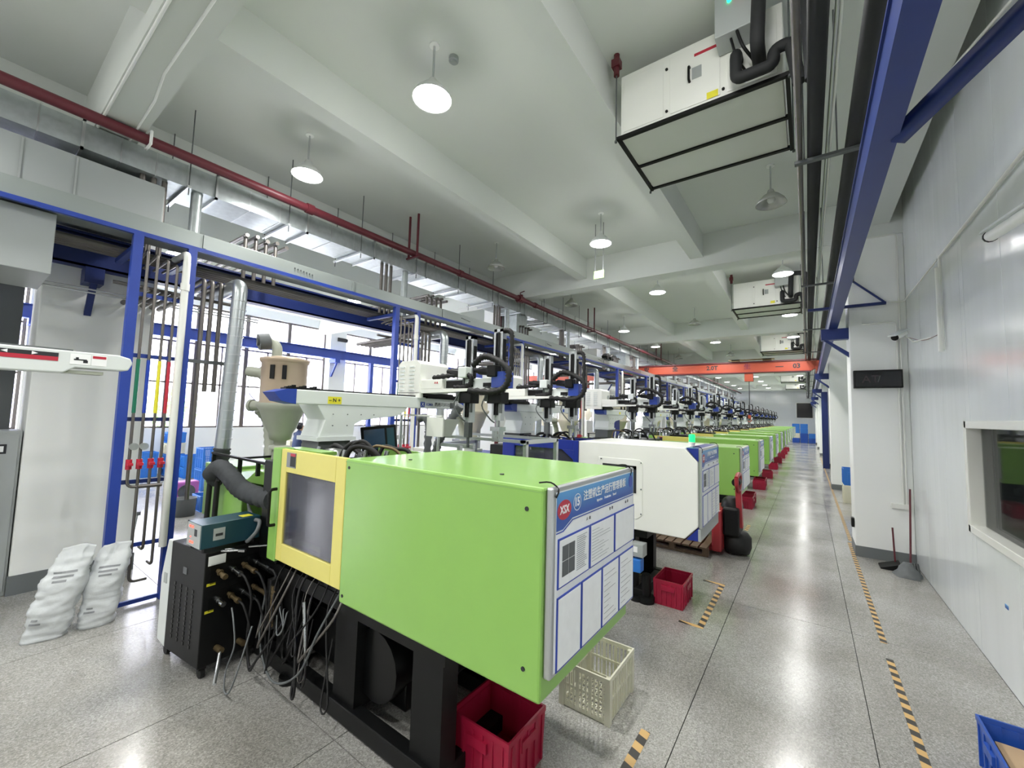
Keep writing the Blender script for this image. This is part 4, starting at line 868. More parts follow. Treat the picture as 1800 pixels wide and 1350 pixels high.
text('AT', (.80, 8.333, 2.73), .16, '-y', mat('faded red characters', '3A3034', .5, var=0), t); text('/', (.90, 8.333, 2.73), .14, '-y', M['dgrey'], t)
def cctv(p, q, label):
    p, q = Vector(p), Vector(q); d = (q-p).normalized()
    t = thing('security_camera', label, 'camera', tuple(p))
    s = MB(); s.cyl(p, q, .038, 12); s.build('body', M['white'], t)
    MB().cyl(q, q+d*.025, .034, 12).cyl(q-d*.005, q+d*.012, .042, 12).build('lens_hood', M['black'], t)
    sun = MB(); side = d.cross(Vector((0, 0, 1))).normalized(); up = side.cross(d)
    a, b_ = p-d*.02, q+d*.05
    sun.add([a-side*.05+up*.03, a+side*.05+up*.03, b_+side*.05+up*.03, b_-side*.05+up*.03, a-side*.04+up*.052, a+side*.04+up*.052, b_+side*.04+up*.052, b_-side*.04+up*.052], [(0, 1, 2, 3), (4, 5, 6, 7), (0, 1, 5, 4), (1, 2, 6, 5), (2, 3, 7, 6), (3, 0, 4, 7)])
    sun.build('sun_shield', M['rwhite'], t)
    return t
t = cctv((1.10, 7.6, 3.30), (.98, 7.45, 3.22), 'white security camera on an arm beside the first right column')
MB().tube([(1.09, 7.6, 3.28), (1.15, 7.4, 3.14), (1.25, 7.0, 3.12)], .008, 6).build('arm', M['white'], t)
MB().tube([(1.10, 7.62, 3.26), (1.2, 7.2, 3.12), (1.25, 6.6, 3.1)], .004, 5, smooth=4).build('cable', M['redp'], t)
t = cctv((1.12, 3.40, 3.31), (1.08, 4.25, 3.40), 'large white security camera on the right wall near the frame edge')
MB().tube([(1.12, 3.7, 3.31), (1.2, 3.75, 3.25), (1.25, 3.8, 3.25)], .02, 8).build('arm', M['grey'], t)
tag(box('emergency_light', M['black'], None, (.53, .565, 8.5, 8.62, .42, .56), bevel=.006), 'small dark emergency sign low on the first right column', 'sign')
tag(box('wall_sticker', M['bluep'], None, (1.246, 1.2495, 5.0, 5.06, .62, .65)), 'tiny blue sticker on the right wall below the window', 'sticker')
# broom and dustpan
t = thing('broom', 'broom with red stick standing in the corner by the first column', 'broom', (1.14, 8.0, 0))
MB().cyl((1.12, 8.0, .12), (1.18, 8.25, 1.12), .012, 8).build('stick', M['redp'], t)
mb = MB()
for i in range(40):
    a = i/40; mb.tube([(1.04+.16*a, 8.0, .14), (.96+.26*a, 7.94+.04*math.sin(i), .01)], .006, 4)
o = mb.build('bristles', M['dgrey'], t); o['kind'] = 'stuff'
t = thing('dustpan', 'dark dustpan with short red handle beside the broom', 'dustpan', (.95, 8.1, 0))
MB().prism([(.80, .0), (1.02, .0), (1.02, .10), (.80, .015)], 'y', 7.95, 8.2).build('pan', M['black'], t); MB().cyl((.98, 8.15, .08), (.97, 8.2, .55), .011, 8).build('handle', M['redp'], t)
t = thing('plastic_bag', 'grey crumpled plastic bag on the floor by the broom', 'bag', (1.05, 7.75, 0))
mb = MB(); pr_ = []
for j in range(7):
    z = .0+.03*j
    pr_.append([(1.06+(.15-.018*j)*(1+.18*math.sin(i*2.3+j))*math.cos(2*PI*i/14), 7.80+(.15-.018*j)*(1+.18*math.sin(i*1.7+j*2))*math.sin(2*PI*i/14), z) for i in range(14)])
mb.add(sum(pr_, []), [(j*14+i, j*14+(i+1) % 14, (j+1)*14+(i+1) % 14, (j+1)*14+i) for j in range(6) for i in range(14)]+[tuple(range(84, 98))], True); mb.build('film', M['ghose'], t)

# ------------------------------------------------------------------ crates
def crate(x0, x1, y0, y1, z0, h, m_, label, group, style='solid', cat='crate', rz=0):
    cx, cy_ = (x0+x1)/2, (y0+y1)/2; a, b_ = (x1-x0)/2, (y1-y0)/2
    t = thing('plastic_crate', label, cat, (cx, cy_, z0), rz, group)
    th = .012; s = .94
    mb = MB()
    def ring(ax, ay, z0_, z1_, ax1=None, ay1=None):
        ax1, ay1 = ax1 or ax, ay1 or ay
        o = [(-ax, -ay, z0_), (ax, -ay, z0_), (ax, ay, z0_), (-ax, ay, z0_), (-ax1, -ay1, z1_), (ax1, -ay1, z1_), (ax1, ay1, z1_), (-ax1, ay1, z1_)]
        i_ = [(v[0]-math.copysign(th, v[0]), v[1]-math.copysign(th, v[1]), v[2]) for v in o]
        fs = []
        for k in range(4):
            n = (k+1) % 4
            fs += [(k, n, n+4, k+4), (k+8, n+8, n+12, k+12), (k, n, n+8, k+8), (k+4, n+4, n+12, k+12)]
        mb.add(o+i_, fs)
    if style == 'solid':
        ring(a*s, b_*s, 0, h-.03, a*.985, b_*.985); mb.box(-a*s, a*s, -b_*s, b_*s, 0, .012)
        mb.build('shell', m_, t, local=True)
        mb = MB(); ring(a, b_, h-.03, h); mb.build('rim', m_, t, local=True)
        mb = MB()
        for k in range(6):
            xx = -a*.8+k*a*.32
            for sy_ in (-1, 1): mb.box(xx-.006, xx+.006, sy_*b_*.965-.01, sy_*b_*.965+.01, .02, h-.03)
        for k in range(5):
            yy = -b_*.8+k*b_*.4
            for sx_ in (-1, 1): mb.box(sx_*a*.965-.01, sx_*a*.965+.01, yy-.006, yy+.006, .02, h-.03)
        mb.build('stiffening_rib', m_, t, local=True)
        mb = MB()
        for sx_ in (-1, 1): mb.box(sx_*a-.012, sx_*a+.008, -.07, .07, h*.62, h*.80)
        for sy_ in (-1, 1): mb.box(-.07, .07, sy_*b_-.012, sy_*b_+.008, h*.62, h*.80)
        mb.build('grip_panel', m_, t, local=True)
    else:
        ring(a*s, b_*s, 0, .03); ring(a, b_, h-.03, h, a*1.0, b_*1.0); ring(a*.97, b_*.97, h*.5-.008, h*.5+.008)
        for k in range(12):
            xx = -a*.9+k*a*1.8/11
            wd = .012 if k in (0, 11, 4, 7) else .005
            for sy_ in (-1, 1): mb.box(xx-wd, xx+wd, sy_*b_*.965-.006, sy_*b_*.965+.004, .02, h-.02)
        for k in range(14):
            yy = -b_*.9+k*b_*1.8/13
            wd = .012 if k in (0, 13, 4, 9) else .005
            for sx_ in (-1, 1): mb.box(sx_*a*.965-.006, sx_*a*.965+.004, yy-wd, yy+wd, .02, h-.02)
        for k in range(12): mb.box(-a*.92, a*.92, -b_*.9+k*b_*.16-.004, -b_*.9+k*b_*.16+.004, .005, .012)
        for k in range(12): mb.box(-a*.92+k*a*.165-.004, -a*.92+k*a*.165+.004, -b_*.92, b_*.92, .005, .012)
        for sx_ in (-1, 1):
            for sy_ in (-1, 1): mb.box(sx_*a*.9-.02, sx_*a*.9+.02, sy_*b_*.9-.02, sy_*b_*.9+.02, 0, h-.01)
        mb.build('lattice_shell', m_, t, local=True)
    return t
g_ = 'red crates beside the machines'
c1 = crate(-1.76, -1.33, 1.90, 2.28, 0, .30, M['redc'], 'red plastic crate on the floor under the nearest machine', g_)
c1.location = (-1.53, 2.07, 0)
cB = crate(-1.42, -1.10, 4.75, 5.2, 0, .27, M['redc'], 'red plastic crate under the white and navy machine', g_); cB.location = (-1.27, 4.98, 0)
for k in range(2, 11):
    copy_tree(cB, (-1.22, MY[k]+.25, 0), 'red plastic crate under the %s machine in the row' % (['', '', 'third']+[NM[q] for q in range(3, 14)])[k], rz=.05*(k % 3))
    if k in (2, 3, 4): copy_tree(cB, (-1.24, MY[k]+.82, 0), 'red plastic crate at the rear side of the %s machine in the row' % (['', '', 'third']+[NM[q] for q in range(3, 14)])[k])
crate(-1.48, -1.10, 2.72, 3.20, 0, .30, M['wcrate'], 'cream lattice crate on the floor behind the red crate, nearest machine', None, 'lattice')
crate(.80, 1.22, 3.35, 3.85, 0, .29, M['bcrate2'], 'blue plastic crate at the lower right corner by the wall', None)
tag(box('cardboard_sheet', mat('cardboard', 'B79C7C', .8), None, (.86, 1.16, 3.42, 3.78, .014, .2)), 'brown cardboard sheets inside the blue crate at the lower right', 'cardboard')
crate(.72, 1.05, 13.7, 14.3, 0, .45, M['wcrate'], 'white crate under a blue crate between the first two right columns', 'crates between the right columns'); crate(.72, 1.05, 13.7, 14.3, .45, .42, M['bcrate'], 'blue crate on the white crate between the first two right columns', 'crates between the right columns')
n = 0
for i, x in enumerate((-.95, -.30)):
    for j in range(4 if i == 0 else 4):
        n += 1
        crate(x-.3, x+.3, 48.9, 49.5, .46*j, .45, M['wcrate'] if (i == 0 and j == 1) else M['bcrate2'] if j < 2 else M['bcrate'], '%s crate in the %s stack at the far end of the aisle, level %s' % ('white' if (i == 0 and j == 1) else 'blue', ('left', 'right')[i], ('one', 'two', 'three', 'four')[j]), 'crates stacked at the far wall')
crate(.05, .6, 48.9, 49.5, 0, .45, M['bcrate2'], 'blue crate on the floor right of the far stacks', 'crates stacked at the far wall'); crate(.05, .6, 48.9, 49.5, .46, .45, M['bcrate'], 'blue crate on top of the crate right of the far stacks', 'crates stacked at the far wall')
g_ = 'crates by the window wall of the left hall'
crate(-15.3, -14.85, 3.15, 3.65, 0, .34, M['bcrate'], 'blue crate by the left window wall, bottom of the left pair', g_); crate(-15.3, -14.85, 3.15, 3.65, .35, .34, M['bcrate'], 'blue crate by the left window wall, top of the left pair', g_)
for j in range(4): crate(-15.3, -14.85, 3.80, 4.25, .31*j, .30, M['wcrate'] if j == 2 else M['bcrate'], '%s crate in the tall stack by the left window wall, level %s' % ('white' if j == 2 else 'blue', ('one', 'two', 'three', 'four')[j]), g_)
crate(-14.6, -14.0, 4.0, 4.5, 0, .3, M['bcrate'], 'blue crate on the floor right of the tall stack', g_); crate(-14.6, -14.0, 4.0, 4.5, .31, .3, M['bcrate'], 'blue crate on top, right of the tall stack', g_)
crate(-12.2, -11.7, 3.7, 4.2, 0, .5, M['bcrate'], 'blue crate nearer the aisle, bottom, left hall', g_, 'lattice'); crate(-12.2, -11.7, 3.7, 4.2, .51, .5, M['bcrate'], 'blue crate nearer the aisle, top, left hall', g_, 'lattice')
crate(-9.9, -9.45, 3.0, 3.45, 0, .3, M['bcrate'], 'open blue crate beside the magenta fan housing', g_)
t = thing('fan_housing', 'magenta plastic fan housing standing on the left hall floor', 'fan', (-10.6, 3.1, 0))
MB().box(-10.75, -10.5, 2.85, 3.3, 0, .45).build('housing', M['magenta'], t, bevel=.03); MB().cyl((-10.5, 3.08, .24), (-10.48, 3.08, .24), .15, 20).build('grille', M['dgrey'], t)
t = thing('metal_drum', 'small grey metal drum on the floor behind the pipe frame', 'drum', (-9.4, 2.75, 0))
MB().lathe(-9.4, 2.75, [(0, .01), (.16, 0), (.17, .30), (.18, .32), (.17, .32), (.16, .28), (0, .28)], 20).build('shell', M['dgrey'], t)
t = thing('storage_bin', 'dark lidded grey storage bin behind the near blue post', 'bin', (-8.2, 1.6, 0))
MB().frustum((-8.5, -8.0, 1.35, 1.75), (-8.55, -7.95, 1.32, 1.78), 0, .42).build('body', M['grey'], t); box('lid', M['dgrey'], t, (-8.57, -7.93, 1.30, 1.80, .42, .47))

# floor marking tape
g_ = 'yellow and black hazard tape on the floor'
def tp(b_, lab): tag(MB().box(*b_, .0005, .0018).build('floor_tape', M['tape'], None), lab, 'tape', g_)
tp((.515, .565, .5, 5.0), 'striped tape line on the aisle, right side, nearest length'); tp((.515, .565, 5.32, 9.3), 'striped tape line on the aisle, right side, second length up to the first column'); tp((.54, .59, 9.4, 30), 'striped tape line on the aisle running far beyond the first column')
tp((-.93, -.87, 1.9, 2.85), 'short striped tape beside the cream crate'); tp((-.93, -.87, 4.5, 5.85), 'striped tape corner beside the white and navy machine, long leg')
tp((-1.12, -.93, 5.80, 5.85), 'striped tape corner beside the white and navy machine, far short leg'); tp((-1.1, -.93, 4.5, 4.55), 'striped tape corner beside the white and navy machine, near short leg')
tp((-1.0, -.94, 8.9, 9.4), 'short striped tape beside the third machine')

# pallet and pallet truck
t = thing('wooden_pallet', 'weathered wooden pallet on the floor behind the white and navy machine', 'pallet', (-1.8, 7.3, 0))
for k in range(9): box('slat', M['wood'], t, (-2.35+.125*k, -2.25+.125*k, 6.75, 7.6, .12, .142))
for y in (6.8, 7.15, 7.5):
    for x in (-2.3, -1.8, -1.32): box('block', M['wood'], t, (x, x+.08, y, y+.09, .03, .12))
    box('runner', M['wood'], t, (-2.35, -1.24, y, y+.09, 0, .03))
t = thing('pallet_truck', 'red powered pallet truck with upright handle beside the wooden pallet', 'pallet truck', (-1.05, 7.3, 0))
box('mast', M['redt'], t, (-1.22, -1.08, 6.95, 7.65, .06, .68), bevel=.03)
for y in (7.02, 7.40): box('fork', M['redt'], t, (-2.3, -1.2, y, y+.16, .05, .10), bevel=.01)
MB().lathe(-.92, 7.3, [(0, .02), (.17, .03), (.20, .12), (.20, .26), (.15, .33), (0, .35)], 20).build('motor_cover', M['rubber'], t)
MB().box(-1.08, -.86, 7.05, 7.55, .30, .72).lathe(-.98, 7.3, [(.16, .7), (.14, .8), (.07, .86), (0, .87)], 16).build('battery_cover', M['black'], t, bevel=.03)
MB().prism([(-.90, .42), (-.82, .42), (-.84, .98), (-.92, .98)], 'y', 7.15, 7.25).build('tiller', M['redt'], t, bevel=.01)
MB().tube([(-.88, 7.0, 1.18), (-.88, 7.05, 1.05), (-.88, 7.2, .96), (-.88, 7.35, 1.05), (-.88, 7.4, 1.18), (-.88, 7.2, 1.22), (-.88, 7.0, 1.18)], .03, 8, smooth=5).build('handle_loop', M['redt'], t)
MB().cyl((-.9, 7.1, 1.1), (-.9, 7.3, 1.1), .06, 12).build('control_head', M['black'], t)
MB().cyl((-.95, 7.22, .07), (-.95, 7.38, .07), .07, 16).build('wheel', M['rubber'], t)

# ------------------------------------------------------------------ mould temperature controller and things on it
t = thing('mould_temperature_controller', 'black wheeled mould temperature controller with hose fittings', 'controller', (-3.70, 1.24, 0), .10)
def lb(name, m_, b_, bev=0, par=None): return MB().box(*b_).build(name, m_, par or t, local=True, bevel=bev)
body = lb('body', M['black'], (-.56, 0, 0, .46, .09, .93), .006)
MB().prism([(-.56, .09), (-.70, .12), (-.71, .62), (-.63, .93), (-.56, .93)], 'y', 0, .46).build('front_fascia', M['rwhite'], t, local=True, bevel=.006)
lb('fascia_badge', M['grey'], (-.652, -.60, -.004, 0, .58, .66))
for c_ in range(4):
    for r_ in range(12): lb('vent_slot', M['dark'], (-.46+.1*c_, -.45+.1*c_+.012, -.004, .002, .20+.037*r_, .225+.037*r_))
lb('logo_plate', M['dgrey'], (-.33, -.27, -.004, 0, .72, .77)); lb('maker_plate', M['wht'], (0, .002, .02, .14, .83, .90))
for i, (z, n) in enumerate(((.78, 4), (.58, 4))):
    lb('recess', M['dark'], (-.01, .002, .04, .42, z-.09, z+.06))
    for k in range(n):
        y = .09+.09*k; e_ = .10+.035*k
        MB().cyl((0, y, z), (e_, y, z-.02), .015, 8).cyl((.03, y, z-.004), (.05, y, z-.008), .023, 6).cyl((e_-.02, y, z-.018), (e_+.02, y, z-.022), .020, 8).build('hose_fitting', M['chrome'] if (k+i) % 2 else M['brass'], t, local=True)
        if k: MB().tube([(e_, y, z-.02), (e_+.09, y, z-.04), (e_+.15, y+.02, z-.18), (e_+.06+.05*k, y+.03, .32), (.26+.06*k, y+.02, .10+.03*i), (.44+.05*k, y-.02, .25), (.60, y+.1, .5)], .008, 7, smooth=7).build('water_hose', M['rubber'], t, local=True)
MB().tube([(.14, .14, .52), (.22, .12, .44), (.25, .12, .28), (.2, .1, .1), (.30, .05, .02), (.45, .02, .12), (.5, .1, .5)], .006, 6, smooth=7).build('signal_cable', M['ghose'], t, local=True)
for k in range(2):
    MB().cyl((0, .12+.16*k, .2-.02*k), (.08, .12+.16*k, .2-.02*k), .022, 8).build('brass_valve', M['brass'], t, local=True)
MB().tube([(.06, .12, .2), (.16, .06, .12), (.26, .0, .08)], .012, 7, smooth=4).build('drain_stub', M['alu'], t, local=True)
lb('yellow_sticker', M['ylab'], (0, .002, .02, .08, .68, .70)); lb('yellow_sticker', M['ylab'], (0, .002, .02, .08, .48, .50))
for x in (-.62, -.05):
    for y in (.05, .40): MB().cyl((x, y-.015, .035), (x, y+.015, .035), .035, 12).box(x-.02, x+.02, y-.025, y+.025, .06, .09).build('caster', M['rubber'], t, local=True)
t = thing('control_unit', 'teal steel control unit with red readouts on the black controller', 'control box', (-3.85, 1.38, .93), .05)
lb = lambda name, m_, b_, bev=0, par=None: MB().box(*b_).build(name, m_, par or t, local=True, bevel=bev)
lb('case', M['teal'], (-.12, .12, -.18, .24, .03, .21), .004); lb('fascia', M['grey'], (-.115, .115, -.186, -.18, .035, .205)); lb('top_sticker', M['ylab'], (0, .08, .12, .2, .21, .2115)); lb('side_label', M['grey'], (.12, .122, -.1, -.02, .08, .17)); lb('side_label', M['ink'], (.121, .1235, -.085, -.035, .11, .13))
for x, z in ((-.075, .175), (-.03, .175), (-.06, .06), (-.02, .06), (-.05, .1)): lb('readout', M['ledr'], (x, x+(.022 if z != .1 else .008), -.189, -.185, z, z+(.014 if z != .1 else .008)))
lb('switch', M['ink'], (.02, .06, -.189, -.185, .12, .17))
for x in (-.1, .1):
    for y in (-.15, .2): MB().cyl((x, y, 0), (x, y, .03), .014, 8).build('foot', M['rubber'], t, local=True)
MB().tube([(.12, .2, .18), (.17, .21, .17), (.19, .18, .10), (.15, .14, .03), (.1, .16, .02)], .016, 8, smooth=5).build('power_cable', M['ghose'], t, local=True)
for k, (x, y, rz, lab) in enumerate(((-3.60, 1.34, .6, 'steel pliers lying on the black controller, nearer the edge'), (-3.56, 1.50, 1.0, 'steel spanner lying on the black controller beside the pliers'))):
    t = thing('pliers' if k == 0 else 'spanner', lab, 'tool', (x-.06, y, .932), rz)
    if k == 0:
        MB().tube([(0, -.02, .01), (.05, -.025, .012), (.1, -.004, .012), (.13, .0, .012)], .008, 6, smooth=3).tube([(0, .02, .01), (.05, .025, .012), (.1, .004, .012), (.13, .0, .012)], .008, 6, smooth=3).build('handles', M['chrome'], t, local=True); MB().box(.12, .17, -.012, .012, .004, .02).build('jaws', M['chrome'], t, local=True)
    else:
        MB().box(0, .15, -.008, .008, .002, .012).build('shank', M['chrome'], t, local=True); MB().cyl((.16, 0, .002), (.16, 0, .014), .02, 12).build('ring_end', M['chrome'], t, local=True)
# corrugated hoses
tag(MB().tube([(-5.3, 1.85, 1.58), (-5.3, 1.84, 1.40), (-5.22, 1.80, 1.30), (-5.1, 1.74, 1.27)], .08, 14, smooth=8, rib=.05).build('corrugated_hose', M['bhose'], None), 'black corrugated hose under the end of the spiral duct', 'hose')
tag(MB().tube([(-5.1, 1.70, 1.32), (-4.85, 1.68, 1.42), (-4.6, 1.68, 1.38), (-4.3, 1.66, 1.30), (-4.0, 1.66, 1.27), (-3.6, 1.66, 1.28)], .072, 14, smooth=7, rib=.10).build('corrugated_hose', M['bhose'], None), 'thick dark corrugated hose drooping over the injection unit, nearest machine', 'hose')
MBh = [((-3.07, 3.3, 2.12), (-3.2, 3.3, 1.98), (-3.35, 3.32, 1.80), (-3.46, 3.34, 1.62), (-3.5, 3.3, 1.2), (-3.5, 3.3, 0)), ((-3.95, 3.5, 1.95), (-3.85, 3.5, 1.97), (-3.78, 3.5, 1.88), (-3.78, 3.5, 1.7), (-3.8, 3.5, 1.0), (-3.8, 3.5, 0))]
for k, h_ in enumerate(MBh): tag(MB().tube(list(h_), .045, 12, smooth=10, rib=.07).build('corrugated_hose', M['ghose'], None), ['grey corrugated hose slanting down behind the robot beam', 'grey corrugated hose upright beside the white chute'][k], 'hose')

# guard frame, chute, monitor behind the nearest machine
t = thing('aluminium_frame', 'aluminium profile guard frame between the two nearest machines', 'frame', (-2.9, 3.4, 0))
mb = MB()
for x, y in ((-3.45, 3.35), (-2.97, 3.2), (-2.27, 3.4), (-3.45, 4.0), (-2.27, 4.0)): box('post', M['alu'], t, (x-.02, x+.02, y-.02, y+.02, 0, 1.78 if x > -2.5 else 1.70))
MB().box(-3.5, -2.9, 3.33, 3.37, 1.66, 1.70).box(-3.5, -2.25, 3.33, 3.37, 1.76, 1.79).box(-3.47, -3.43, 3.33, 4.0, 1.66, 1.7).box(-2.29, -2.25, 3.33, 4.0, 1.75, 1.79).box(-3.5, -2.25, 3.98, 4.02, 1.76, 1.79).build('rail', M['alu'], t)
t = thing('chute_hopper', 'white sheet metal chute hanging behind the robot beam', 'chute', (-3.15, 3.1, 1.78))
MB().box(-3.27, -3.03, 3.0, 3.02, 1.79, 1.99).frustum((-3.2, -3.1, 3.04, 3.2), (-3.27, -3.03, 3.02, 3.25), 1.79, 1.97).build('sheet', M['white'], t); box('ledge', M['white'], t, (-3.75, -3.05, 3.0, 3.03, 1.995, 2.01))
for x in (-3.7, -3.1): MB().cyl((x, 3.015, 0), (x, 3.015, 2.0), .015, 8).build('stand_post', M['alu'], t)
t = thing('operator_monitor', 'dark operator monitor on an arm behind the mould area', 'monitor', (-3.45, 2.62, 1.6))
Mx = Matrix.Translation((-3.52, 2.6, 1.76)) @ Matrix.Rotation(.85, 4, 'Z') @ Matrix.Rotation(-.12, 4, 'Y')
MB().box(-.17, .17, -.03, .03, -.13, .13, Mx).build('case', M['black'], t, bevel=.01); MB().box(-.14, .06, -.034, -.03, -.10, .10, Mx).build('screen', M['screen'], t); MB().box(.08, .15, -.034, -.03, -.10, .10, Mx).build('keypad', M['teal'], t)
MB().cyl((-3.5, 2.62, 1.40), (-3.5, 2.62, 1.64), .02, 8).build('arm', M['black'], t); MB().box(-3.75, -3.38, 2.58, 2.62, 1.56, 1.70).build('green_panel', M['green'], t)

# ------------------------------------------------------------------ sacks by the near column
def sack(x, y, rz, lx, ly, W, H, label, sd):
    t = thing('sack', label, 'sack', (x, y, 0), rz, 'white material sacks by the near column')
    from mathutils import noise
    n, m_ = 56, 44; P = []
    for j in range(m_+1):
        v = j/m_
        wprof = W*(.90+.10*math.sin(PI*min(1, v*1.25))) if v < .8 else W*(.96-.75*(v-.8))
        dprof = .115*math.sin(PI*min(1, .18+v*.72))**.6 if v < .93 else .018
        dprof = max(.010, .125*(1-v**4)*(.8+.2*math.sin(PI*v)))
        row = []
        for i in range(n):
            a = 2*PI*i/n; c_, s_ = math.cos(a), math.sin(a)
            px_ = math.copysign(abs(c_)**.75, c_)*wprof; py_ = math.copysign(abs(s_)**.85, s_)*dprof
            q = Vector((px_*5+sd, py_*6, v*4.5))
            wr = noise.noise(q)*.022+abs(noise.noise(Vector((px_*4+sd, sd, v*16))))*-.030+noise.noise(q*3.3)*.008
            wr += -.02*max(0, v-.72)*abs(math.sin(px_*38+sd))*4
            k_ = 1+wr/ max(.05, math.hypot(px_, py_))
            row.append((px_*k_+lx*v**1.3, py_*k_+ly*v**1.6, H*v+(.030*noise.noise(Vector((px_*9, sd, 0))) if v > .9 else 0)-.03*(1-v)*0))
        P.append(row)
    vs = [p for r_ in P for p in r_]
    mb = MB(); mb.add(vs, [(j*n+i, j*n+(i+1) % n, (j+1)*n+(i+1) % n, (j+1)*n+i) for j in range(m_) for i in range(n)]+[tuple(range(n-1, -1, -1)), tuple(range(m_*n, m_*n+n))], True)
    mb.build('bag', M['bag'], t, local=True)
    pm = MB()                                   # grey print on the broad face
    for (j0, j1, i0, i1) in ((30, 31, 38, 45), (32, 33, 37, 46), (28, 29, 39, 43), (9, 10, 36, 41), (11, 12, 37, 40)):
        for j in range(j0, j1):
            for i in range(i0, i1):
                q = [Vector(P[j][i]), Vector(P[j][i+1]), Vector(P[j+1][i+1]), Vector(P[j+1][i])]
                nn = (q[1]-q[0]).cross(q[3]-q[0]).normalized()*.0015
                pm.add([v_+nn for v_ in q], [(0, 1, 2, 3)], True)
    pm.build('printed_band', M['inkg'], t, local=True)
    return t
sack(-5.40, .66, PI/2-.35, .15, .06, .155, .74, 'white woven sack leaning at the left, nearer the frame edge', 1.3)
sack(-5.38, .98, PI/2-.25, .08, .06, .145, .70, 'white woven sack leaning behind the other, against the blue post', 5.7)

# grey cabinet at the left edge
t = thing('metal_cabinet', 'grey metal cabinet at the left edge beside the near column', 'cabinet', (-7.05, .1, 0))
box('body', M['grey'], t, (-7.25, -6.86, -.6, .52, 0, 1.72), bevel=.008); box('door', M['grey'], t, (-6.858, -6.845, -.58, -.02, .05, 1.68), bevel=.003); box('door', M['grey'], t, (-6.858, -6.845, 0, .5, .05, 1.68), bevel=.003)
box('name_plate', M['ink'], t, (-6.845, -6.842, .28, .42, 1.48, 1.58)); box('plate_card', M['wht'], t, (-6.842, -6.840, .30, .40, 1.50, 1.56)); MB().cyl((-6.845, .04, .95), (-6.83, .04, .95), .02, 12).build('lock', M['alu'], t)

# navy cabinet and table further on
t = thing('control_cabinet', 'navy control cabinet standing behind the third machine', 'cabinet', (-3.9, 9.5, 0))
box('body', M['navy'], t, (-4.15, -3.75, 9.35, 9.75, 0, 1.98), bevel=.008); box('door', M['navy'], t, (-4.12, -3.78, 9.335, 9.35, .1, 1.92), bevel=.003)
t = thing('work_table', 'pale work table with trays by the left windows', 'table', (-12.9, 6.3, 0))
box('tabletop', M['white'], t, (-13.8, -12.5, 5.9, 6.6, .80, .84), bevel=.005)
for x in (-13.75, -12.55):
    for y in (5.95, 6.55): box('leg', M['alu'], t, (x-.02, x+.02, y-.02, y+.02, 0, .8))
for k, (x, m_, lab) in enumerate(((-13.5, 'wcrate', 'cream basket on the left end of the work table'), (-13.0, 'wcrate', 'cream basket in the middle of the work table'), (-12.65, 'wcrate', 'cream basket on the right end of the work table'))):
    crate(x-.16, x+.16, 6.1, 6.45, .84, .2, M[m_], lab, 'baskets on the work table', 'lattice')
# left hall machinery seen beyond the frames
for k in range(4):
    y = 14+6*k
    t = thing('moulding_press', 'pale moulding press in the left hall, %s from the camera' % ORD[k], 'machine', (-11.5, y, 0), group='presses in the left hall')
    box('bed', M['dgrey'], t, (-13.5, -9.5, y, y+1.2, 0, .8), bevel=.02); box('cover', M['white'], t, (-11.6, -9.5, y, y+1.2, .8, 1.8), bevel=.02)
    box('barrel_cover', M['grey'], t, (-13.5, -12.0, y+.2, y+1.0, .8, 1.4), bevel=.02); MB().lathe(-12.6, y+.6, [(.05, 1.4), (.1, 1.7), (.3, 2.0), (.3, 2.6), (0, 2.65)], 16).build('hopper', M['cream'], t); box('robot_arm', M['rwhite'], t, (-11.9, -11.7, y-.5, y+1.6, 2.3, 2.5), bevel=.01); box('robot_post', M['rwhite'], t, (-11.88, -11.72, y+.3, y+.7, 1.8, 2.3))

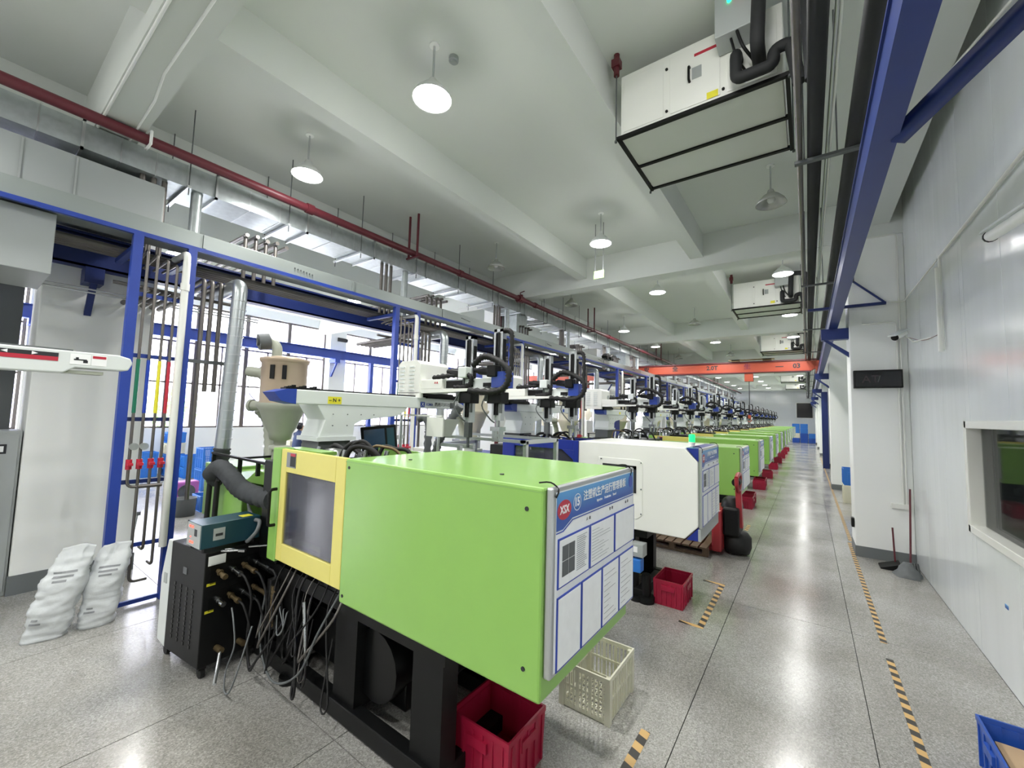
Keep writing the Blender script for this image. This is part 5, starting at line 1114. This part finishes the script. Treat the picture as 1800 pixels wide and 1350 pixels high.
# ------------------------------------------------------------------ worker by the windows
t = thing('person', 'person with dark hair in navy work shirt, seen from behind at the table', 'person', (-12.1, 6.1, 0))
def skin(name, verts, edges, m_, par):
    me = bpy.data.meshes.new(name); me.from_pydata([v[:3] for v in verts], edges, [])
    o = bpy.data.objects.new(name, me); C.objects.link(o); o.parent = par
    s = o.modifiers.new('skin', 'SKIN'); me_s = me.skin_vertices[0] if me.skin_vertices else None
    if me_s is None: bpy.context.view_layer.update()
    for i, v in enumerate(verts):
        me.skin_vertices[0].data[i].radius = (v[3], v[4] if len(v) > 4 else v[3])
    me.skin_vertices[0].data[0].use_root = True
    u = o.modifiers.new('sub', 'SUBSURF'); u.levels = 1; u.render_levels = 2
    me.materials.append(m_); MW[o.name] = MW[par.name].copy(); return o
H_ = 1.58
try:
    V = [(0, 0, .86, .14, .10), (0, 0, 1.05, .13, .10), (0, .03, 1.25, .16, .10), (0, .05, 1.34, .07, .07), (0, .07, 1.42, .045),
         (-.17, .04, 1.29, .055), (-.22, .10, 1.08, .045), (-.12, .28, 1.0, .035), (-.10, .34, .98, .03),
         (.17, .04, 1.29, .055), (.22, .10, 1.08, .045), (.12, .28, 1.0, .035), (.10, .34, .98, .03),
         (-.09, 0, .80, .09), (-.10, .02, .46, .065), (-.10, -.02, .10, .045), (-.10, .1, .04, .04),
         (.09, 0, .80, .09), (.10, .02, .46, .065), (.10, -.02, .10, .045), (.10, .1, .04, .04)]
    Ed = [(0, 1), (1, 2), (2, 3), (3, 4), (2, 5), (5, 6), (6, 7), (7, 8), (2, 9), (9, 10), (10, 11), (11, 12), (0, 13), (13, 14), (14, 15), (15, 16), (0, 17), (17, 18), (18, 19), (19, 20)]
    skin('body', V, Ed, M['cloth'], t)
    MB().lathe(0, .08, [(0, 1.36), (.05, 1.38), (.075, 1.45), (.08, 1.52), (.06, 1.58), (0, 1.60)], 14).build('head', M['skin'], t, local=True)
    MB().lathe(0, .055, [(.03, 1.40), (.075, 1.43), (.095, 1.50), (.09, 1.57), (.055, 1.615), (0, 1.625)], 14).cyl((0, -.03, 1.50), (0, -.09, 1.50), .04, 10, .03).build('hair', M['hair'], t, local=True)
    for s_ in (-1, 1):
        MB().cyl((s_*.17, .04, 1.29), (s_*.225, .09, 1.12), .068, 10, .058).build('sleeve', M['cloth'], t, local=True)
        MB().cyl((s_*.10, .0, .84), (s_*.105, .0, .08), .10, 12, .07).build('trouser_leg', M['trouser'], t, local=True)
        h_ = MB()
        for f in range(4): h_.tube([(s_*.10+(f-1.5)*.018, .36, .975), (s_*.10+(f-1.5)*.019, .41, .965+.004*f), (s_*.10+(f-1.5)*.019, .43+.006*(f in (1, 2)), .95)], .008, 6)
        h_.tube([(s_*.07, .34, .975), (s_*.05, .38, .965)], .009, 6).box(s_*.10-.036, s_*.10+.036, .31, .365, .96, .99)
        h_.build('hand', M['skin'], t, local=True, bevel=.006)
except Exception as ex:
    print('person', ex)
